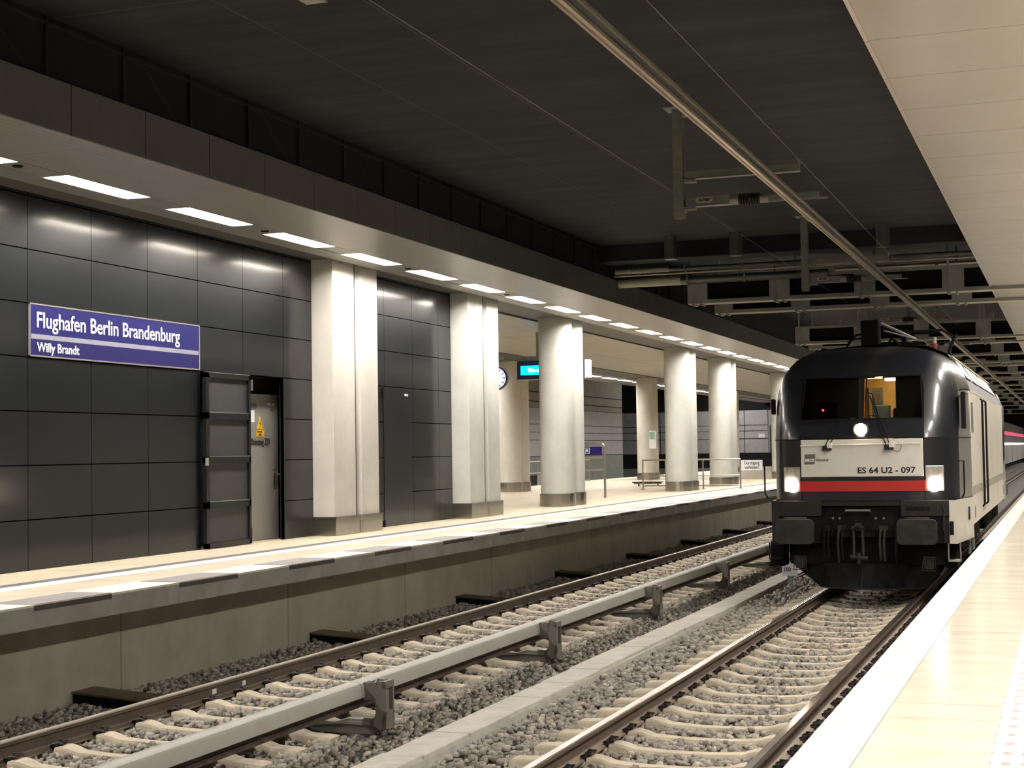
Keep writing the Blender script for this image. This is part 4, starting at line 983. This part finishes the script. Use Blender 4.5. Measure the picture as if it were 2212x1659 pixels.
# buffer fairings, beam, buffers
for s in (-1, 1):
    a, b = (.56, 1.37) if s > 0 else (-1.37, -.62)
    fr_ = MB().box(LX+a, LX+b, LY-.02, LY+.9, 1.20, 1.44).box(LX+a, LX+b, LY+.03, LY+.9, .80, 1.20).build('buffer_fairing', M['char_m'], loco, bevel=.012)
    bx = LX+(.84 if s > 0 else -.93)
    MB().box(bx-.34, bx+.34, LY+.0, LY+.05, .83, 1.19).build('fairing_recess', M['black'], loco)
    bu = MB().cyl((bx, LY-.50, 1.0), (bx, LY+.05, 1.0), .11, 20).build('buffer_stem', M['dirty'], loco, smooth=True)
    MB().box(bx-.17, bx+.17, LY-.56, LY-.46, 1.16, 1.205).build('buffer_step', M['dirty2'], bu)
    w_, h_, r_ = .285, .185, .07; pts = []
    for cxx, czz, a0 in ((w_-r_, h_-r_, 0), (-w_+r_, h_-r_, PI/2), (-w_+r_, -h_+r_, PI), (w_-r_, -h_+r_, 3*PI/2)):
        for k in range(6): pts.append((bx+cxx+r_*math.cos(a0+k*PI/10), 1.0+czz+r_*math.sin(a0+k*PI/10)))
    MB().prism(pts, 'y', LY-.62, LY-.57).build('buffer_plate', M['dirty2'], bu, bevel=.008)
    # apron side below, cream on the flank
    MB().add([(LX+s*1.37, LY+.02, .80), (LX+s*1.37, LY+.02, 1.44), (LX+s*1.505, LY+1.70, 1.44), (LX+s*1.505, LY+1.70, .80), (LX+s*1.25, LY+.03, .80), (LX+s*1.25, LY+.03, 1.44), (LX+s*1.40, LY+1.7, 1.44), (LX+s*1.40, LY+1.7, .80)],
             [(0, 1, 2, 3), (7, 6, 5, 4), (0, 4, 5, 1), (1, 5, 6, 2), (2, 6, 7, 3), (3, 7, 4, 0)]).build('side_apron', M['cream'], loco)
    MB().add([(LX+s*1.26, LY-.026, .80), (LX+s*1.372, LY-.02, .80), (LX+s*1.372, LY-.02, 1.44), (LX+s*1.26, LY-.026, 1.44)], [(0, 1, 2, 3)]).build('fairing_corner', M['cream'] if s > 0 else M['char_m'], loco)
    MB().box(LX+s*1.29-.03, LX+s*1.29+.03, LY-.034, LY-.024, .93, 1.13).build('fairing_slot', M['black'], loco, bevel=.004)
    # steps under the corners
    st = MB(); x_ = LX+s*1.33
    st.tube([(x_-.10, LY+.05, .80), (x_-.10, LY+.05, .55), (x_+.07, LY+.05, .55), (x_+.07, LY+.05, .80)], .012, 6).box(x_-.10, x_+.07, LY+.03, LY+.28, .53, .555)
    st.build('corner_step', M['galv_l'] if s > 0 else M['dirty'], loco)
    MB().box(LX+s*1.30-.16, LX+s*1.30+.04, LY+.30, LY+.8, .42, .80).build('lower_box', M['dirty'], loco)
    x_ = LX+s*.95
    MB().tube([(x_-.085, LY-.06, .50), (x_-.10, LY-.06, .40), (x_+.10, LY-.06, .40), (x_+.085, LY-.06, .60), (x_-.07, LY-.06, .60), (x_-.085, LY-.06, .50)], .010, 6).box(x_-.07, x_+.07, LY-.04, LY-.02, .42, .58).build('shunter_step', M['dirty2'], loco)
    MB().tube([(LX+s*1.40, LY+.12, 2.02), (LX+s*1.48, LY+.05, 2.02), (LX+s*1.48, LY+.05, 1.55), (LX+s*1.44, LY+.10, 1.47)], .013, 8).build('corner_handrail', M['black'], loco, smooth=True)
text('SIEMENS', .085, M['black'], (LX+.63, LY-.022, 1.29), '-y', loco, sx=1.12, bold=.003)
MB().tube([(LX+1.17, LY-.03, 1.36), (LX+1.19, LY-.035, 1.28), (LX+1.18, LY-.03, 1.15), (LX+1.17, LY-.02, 1.0)], .014, 6).build('hose', M['dirty2'], loco)
MB().box(LX-.62, LX+.56, LY+.10, LY+.5, .88, 1.36).build('headstock_beam', M['dirty'], loco, bevel=.01)
MB().box(LX-.64, LX+.60, LY+.03, LY+.10, 1.36, 1.44).build('beam_top', M['char_m'], loco)
MB().tube([(LX-.26, LY+.08, 1.27), (LX-.26, LY+.02, 1.29), (LX+.10, LY+.02, 1.29), (LX+.10, LY+.08, 1.27)], .016, 8).build('beam_handle', M['galv'], loco, smooth=True)
for x in (-.46, -.36, .18, .30): MB().cyl((LX+x, LY+.08, 1.17), (LX+x, LY+.10, 1.17), .018, 10).build('bolt', M['galv'], loco)
for x0, x1 in ((-.30, -.20), (.02, .18)): MB().box(LX+x0, LX+x1, LY+.088, LY+.10, .98, 1.06).build('beam_slot', M['black'], loco)
hk = MB().prism([(LY+.1, .98), (LY-.12, .99), (LY-.20, 1.06), (LY-.17, 1.11), (LY-.10, 1.07), (LY+.1, 1.10)], 'x', LX-.10, LX-.03).build('draw_hook', M['dirty2'], loco, bevel=.008)
MB().tube([(LX-.16, LY-.08, 1.03), (LX+.03, LY-.08, 1.03)], .03, 8).tube([(LX-.13, LY-.08, 1.03), (LX-.13, LY-.12, .62)], .020, 8).tube([(LX+.0, LY-.08, 1.03), (LX+.01, LY-.12, .62)], .020, 8).tube([(LX-.19, LY-.12, .60), (LX+.07, LY-.12, .58)], .034, 8).tube([(LX-.06, LY-.12, .66), (LX-.06, LY-.12, .50)], .03, 8).build('coupling_link', M['dirty2'], hk, smooth=True)
for x in (-.56, -.50, -.35, -.29, .27, .33, .50):
    z1 = .50+.05*random.random()
    MB().tube([(LX+x, LY+.05, 1.02), (LX+x-.01, LY-.06, .98), (LX+x-.02, LY-.10, .80), (LX+x-.01, LY-.08, z1)], .019, 7).box(LX+x-.03, LX+x+.03, LY-.02, LY+.1, 1.0, 1.06).build('brake_hose', M['dirty2'] if int(x*100) % 2 else M['dirty'], loco, smooth=True)
# snow plough and underside
pw = MB(); tz, bz = .48, .11
def P3(x, y, z): return (LX+x, LY+y, z)
T_ = [(-1.22, .62), (-.62, .25), (-.04, .10), (.60, .25), (1.20, .62)]; B_ = [(-.70, .30), (-.50, .14), (-.04, -.06), (.55, .14), (.88, .34)]
for i in range(4):
    pw.quad(P3(*B_[i], bz), P3(*B_[i+1], bz), P3(*T_[i+1], tz), P3(*T_[i], tz))
    pw.quad(P3(B_[i][0], B_[i][1]+.04, bz), P3(B_[i+1][0], B_[i+1][1]+.04, bz), P3(T_[i+1][0], T_[i+1][1]+.04, tz), P3(T_[i][0], T_[i][1]+.04, tz))
pw.build('snow_plough', M['dirty'], loco)
MB().box(LX-1.22, LX+1.20, LY+.62, LY+1.2, .46, .80).build('plough_carrier', M['dirty'], loco)
MB().box(LX-1.15, LX+1.15, LY+.3, LY+.65, .46, .9).build('underside', M['black'], loco)
MB().tube([P3(a, b-.002, bz+.0) for a, b in B_], .008, 5).tube([P3(-.04, -.062, bz), P3(-.04, .098, tz)], .006, 5).build('plough_edge', M['dirty2'], loco)
# machine-room body and roof
BY0, BY1 = LY+1.70, 37.3
def roofprof(z0=3.11):
    return [(1.5, 3.10), (1.40, 3.34), (1.16, 3.72), (.86, 3.86), (0, 3.92)]
for s in (-1, 1): MB().box(LX+s*1.47, LX+s*1.505, BY0, BY1, 1.0, 3.10).build('body_side', M['cream'], loco)
MB().box(LX-1.47, LX+1.47, BY0, BY1+3.2, 1.0, 1.25).build('body_floor', M['dirty'], loco)
pr = [(LX+a, b) for a, b in roofprof()]; pr = pr+[(LX-a, b) for a, b in roofprof()[:-1]][::-1]
rf = MB()
for (xa, za), (xb, zb) in zip(pr[:-1], pr[1:]): rf.quad((xa, BY0+.25, za), (xb, BY0+.25, zb), (xb, BY1, zb), (xa, BY1, za))
rf.build('machine_roof', M['roof'], loco)
for s in (-1, 1):
    MB().box(LX+s*1.44, LX+s*1.51, BY0, BY1, 3.095, 3.13).build('roof_edge', M['cream'], loco)
    MB().tube([(LX+s*1.22, BY0+.1, 3.66), (LX+s*1.22, BY1, 3.66)], .03, 6).build('roof_ledge', mat('roof_olive', (.20, .18, .08), .5) if 'olive' not in M else M['olive'], loco)
    gr = MB()
    for y0 in np.arange(BY0+.6, BY1-1.2, 2.1):
        a, b = Vector((LX+s*1.415, 0, 3.335)), Vector((LX+s*1.20, 0, 3.675)); n = Vector((s*.84, 0, .5))*.012
        for k in range(2):
            pass
        gr.add([a+n+Vector((0, y0, 0)), a+n+Vector((0, y0+1.7, 0)), b+n+Vector((0, y0+1.7, 0)), b+n+Vector((0, y0, 0))], [(0, 1, 2, 3)])
    gr.build('roof_grille', M['galv'], loco)
# rear cab tapering away
rc_ = MB(); R0 = [(x, z) for x, z in [(1.5, .95), (1.5, 3.10), (1.37, 3.44), (1.1, 3.72), (.6, 3.84), (0, 3.87)]]
def ring(y, k, dz): return [(LX+x*k, y, z if z < 1 else .95+(z-.95)*dz) for x, z in R0]+[(LX-x*k, y, z if z < 1 else .95+(z-.95)*dz) for x, z in R0[:-1]][::-1]
rings = [ring(37.3, 1, 1), ring(39.2, .985, 1), ring(41.0, .93, .97), ring(41.7, .86, .80), ring(42.0, .80, .5)]
vs = [v for r_ in rings for v in r_]; n_ = len(rings[0]); fs = [(i*n_+k, i*n_+(k+1) % n_, (i+1)*n_+(k+1) % n_, (i+1)*n_+k) for i in range(len(rings)-1) for k in range(n_)]
fs += [tuple(range((len(rings)-1)*n_, len(rings)*n_))]
rc_.add(vs, fs).build('rear_cab', M['char'], loco, smooth=True)
# side details: grey band, doors, handrails, badges, cab side window and mirror
XS = LX+1.506
MB().box(XS-.002, XS+.003, BY0, BY1, 1.46, 1.60).build('side_band', mat('band_grey', (.40, .38, .33), .35, metal=.3), loco)
MB().box(XS-.002, XS+.002, BY0+.02, BY0+.60, 2.45, 2.93).build('side_panel_field', M['silver'], loco)
for y in (28.1, 29.25): MB().tube([(XS, y, 3.05), (XS+.04, y, 3.03), (XS+.04, y, 1.22), (XS, y, 1.18)], .020, 8).build('door_handrail', M['black'], loco, smooth=True)
MB().box(XS-.001, XS+.004, 28.35, 29.0, 1.1, 3.06).build('door_gap', M['galv_l'], loco)
for y, z in ((25.95, 1.17), (37.0, 1.22), (24.9, 1.20)): MB().prism([(y-.05, z-.10), (y+.05, z-.10), (y+.07, z), (y+.05, z+.10), (y-.05, z+.10), (y-.07, z)], 'x', XS-.02 if y > 25 else XS-.09, XS+.004 if y > 25 else XS-.02).build('side_socket', M['ink'], loco)
sw = MB(); 
def flank(y, z, off=.004):
    x = float(np.interp(y-LY, [.53, .90, 1.35, 1.70], [1.385, 1.43, 1.475, 1.5])); k = Wz(z)/1.5
    return (LX+x*k+off, y, z)
sw.quad(flank(24.30, 2.52), flank(25.15, 2.52), flank(25.15, 3.06), flank(24.30, 3.06)); sw.build('cab_side_window', M['silver'], loco)
mi = MB().box(LX+1.43, LX+1.50, 24.20, 24.34, 2.50, 3.06).build('mirror_housing', M['black'], loco, bevel=.015)
MB().tube([(LX+1.42, 24.2, 3.08), (LX+1.46, 24.25, 3.10), (LX+1.50, 24.6, 3.11), (LX+1.51, 25.2, 3.11)], .012, 6).build('window_rain_strip', M['black'], loco)
MB().box(LX-1.45, LX-1.40, 24.25, 24.42, 2.78, 3.02).build('mirror_housing', M['black'], loco, bevel=.015)
# skirt and running gear
for s in (-1, 1):
    MB().prism([(LY+1.0, .80), (LY+1.55, .80), (LY+2.0, 1.0), (BY1, 1.0), (BY1, 1.06), (LY+1.0, 1.06)], 'x', LX+s*1.40, LX+s*1.47).build('side_skirt', M['cream'], loco)
for yb in (27.6, 30.6, 35.6, 38.6):
    for s in (-1, 1):
        wh = MB().cyl((LX+s*.72, yb, .575), (LX+s*.80, yb, .575), .575, 36).cyl((LX+s*.69, yb, .575), (LX+s*.72, yb, .575), .60, 36).build('wheel', M['dirty2'], loco, smooth=True)
        MB().cyl((LX+s*.80, yb, .575), (LX+s*1.12, yb, .575), .16, 16).build('axle_box', M['dirty'], wh)
for y0 in (29.1, 37.1):
    for s in (-1, 1):
        MB().prism([(y0-2.3, .62), (y0-1.9, .42), (y0-1.1, .42), (y0-.7, .60), (y0+.7, .60), (y0+1.1, .42), (y0+1.9, .42), (y0+2.3, .62), (y0+2.3, .86), (y0-2.3, .86)], 'x', LX+s*1.02, LX+s*1.16).build('bogie_frame', M['dirty'], loco)
        for yy in (y0-1.95, y0-1.05, y0+1.05, y0+1.95): MB().cyl((LX+s*1.2, yy, .55), (LX+s*1.2, yy, 1.0), .09, 12).build('spring', M['galv'], loco)
        for yy in (y0-.4, y0+.5): MB().tube([(LX+s*1.25, yy, 1.0), (LX+s*1.28, yy+.05, .6), (LX+s*1.1, yy+.2, .4)], .03, 7).build('damper', M['galv'], loco)
MB().box(LX-1.0, LX+1.0, 32.0, 34.3, .35, 1.0).build('transformer_tank', M['dirty'], loco, bevel=.05)
for y in (25.3, 26.3): MB().tube([(LX+1.43, y, 1.0), (LX+1.43, y, .55), (LX+1.43, y+.35, .55), (LX+1.43, y+.35, 1.0)], .014, 6).build('door_step', M['galv'], loco)
# pantograph and roof gear
pa = MB(); ry = 26.6
pa.box(LX-.36, LX-.06, ry+.3, ry+.7, 3.86, 4.42).build('surge_box', M['black'], loco, bevel=.02)
MB().tube([(LX-.03, ry+.3, 4.36), (LX+.50, ry+.9, 4.10)], .028, 8).tube([(LX+.04, ry+.2, 4.22), (LX+.52, ry+.5, 4.08)], .014, 8).build('pantograph_upper_arm', M['galv'], loco, smooth=True)
MB().tube([(LX+.50, ry+.6, 4.08), (LX+.66, ry+.6, 4.04), (LX+.74, ry+.5, 3.98), (LX+.70, ry+.45, 3.90)], .012, 7).build('cable_loop', M['galv_l'], loco)
MB().tube([(LX-.75, ry+1.6, 4.12), (LX-.60, ry+1.6, 4.26), (LX-.3, ry+1.6, 4.29), (LX+.9, ry+1.6, 4.29), (LX+1.05, ry+1.6, 4.20), (LX+1.12, ry+1.6, 4.08)], .020, 8).tube([(LX-.2, ry+1.4, 4.26), (LX+.8, ry+1.4, 4.26)], .018, 8).tube([(LX-.2, ry+1.9, 4.27), (LX+.8, ry+1.9, 4.27)], .018, 8).build('pantograph_head', M['black'], loco, smooth=True)
MB().tube([(LX+.3, ry+.9, 4.1), (LX+.1, ry+2.6, 4.22), (LX+.2, ry+1.6, 4.27)], .03, 8).tube([(LX+.3, ry+.9, 4.1), (LX+.35, ry+2.6, 4.0)], .04, 8).build('pantograph_lower_arm', M['black'], loco)
MB().box(LX-.45, LX+.70, ry+.6, ry+.68, 3.98, 4.03).box(LX-.45, LX+.70, ry+2.4, ry+2.48, 3.98, 4.03).box(LX-.42, LX-.36, ry+.6, ry+2.5, 3.98, 4.03).box(LX+.64, LX+.70, ry+.6, ry+2.5, 3.98, 4.03).build('pantograph_base', M['black'], loco)
def insul_(x, y, z0, z1, m, r=.05):
    mb = MB(); mb.cyl((LX+x, y, z0), (LX+x, y, z1), r*.6, 10)
    for k in range(5): mb.cyl((LX+x, y, z0+.01+(z1-z0)*k/5), (LX+x, y, z0+.02+(z1-z0)*(k+.35)/5), r, 12)
    mb.build('roof_insulator', m, loco)
for x, y in ((-.39, ry+.64), (.67, ry+.64), (-.39, ry+2.44), (.67, ry+2.44)): insul_(x, y, 3.84, 3.99, M['insul'])
insul_(.86, ry+.35, 3.78, 3.98, M['red_ins'], .055); MB().cyl((LX+.86, ry+.35, 3.98), (LX+.86, ry+.35, 4.08), .035, 10).build('insulator_head', M['galv_l'], loco)
for k in range(4): insul_(.44+.08*k, ry+.15, 3.80, 3.90, M['galv_l'], .03)
MB().tube([(LX+1.10, ry+.3, 3.60), (LX+1.10, ry+.3, 3.85), (LX+1.22, ry+.3, 4.12)], .028, 7).build('horn', M['black'], loco)
MB().cyl((LX-.45, ry+.3, 3.98), (LX-.45, ry+.36, 3.98), .10, 16).build('roof_fitting', M['galv'], loco)
MB().tube([(LX-.9, ry+1.4, 3.85), (LX-.85, ry+1.4, 3.95), (LX-.6, ry+1.4, 4.18), (LX-.3, ry+1.4, 4.2)], .014, 6).build('roof_cable', M['black'], loco)
MB().box(LX-.95, LX-.86, ry-.3, ry-.2, 3.76, 3.92).build('antenna', M['black'], loco)
MB().tube([(LX+.05, ry+.4, 3.94), (LX+.15, ry+.4, 4.1), (LX+.3, ry+.5, 3.95)], .03, 8).build('roof_cable', M['black'], loco)

# ------------------------------------------------------------------ train far away on the left track
dt = thing('distant_train', (-7.375, 180, 0), 'far blurred white train with pink and white bands made to glow, right of the locomotive', 'train')
MB().box(-8.8, -5.9, 120, 225, .3, 2.2).build('lower_side', M['traingrey'], dt)
s = MB()
for k in range(6): s.box(-5.9, -5.89, 128+16*k, 128.3+16*k, .3, 2.15)
s.build('door_seam', M['seam'], dt)
MB().box(-8.8, -5.92, 120, 225, 2.2, 4.4).build('upper_side', M['trainwhite'], dt)
MB().box(-5.92, -5.88, 120, 225, 2.16, 2.36).build('white_band', M['tglow'], dt)  # reflected light painted in as a glowing band, no lamp
MB().box(-5.92, -5.90, 120, 225, 3.15, 3.5).build('pink_band', M['pink'], dt)  # red stripe made to glow, its brightness is in the material
MB().box(-8.7, -6.2, 120, 225, -.1, .3).build('underframe', M['black'], dt)
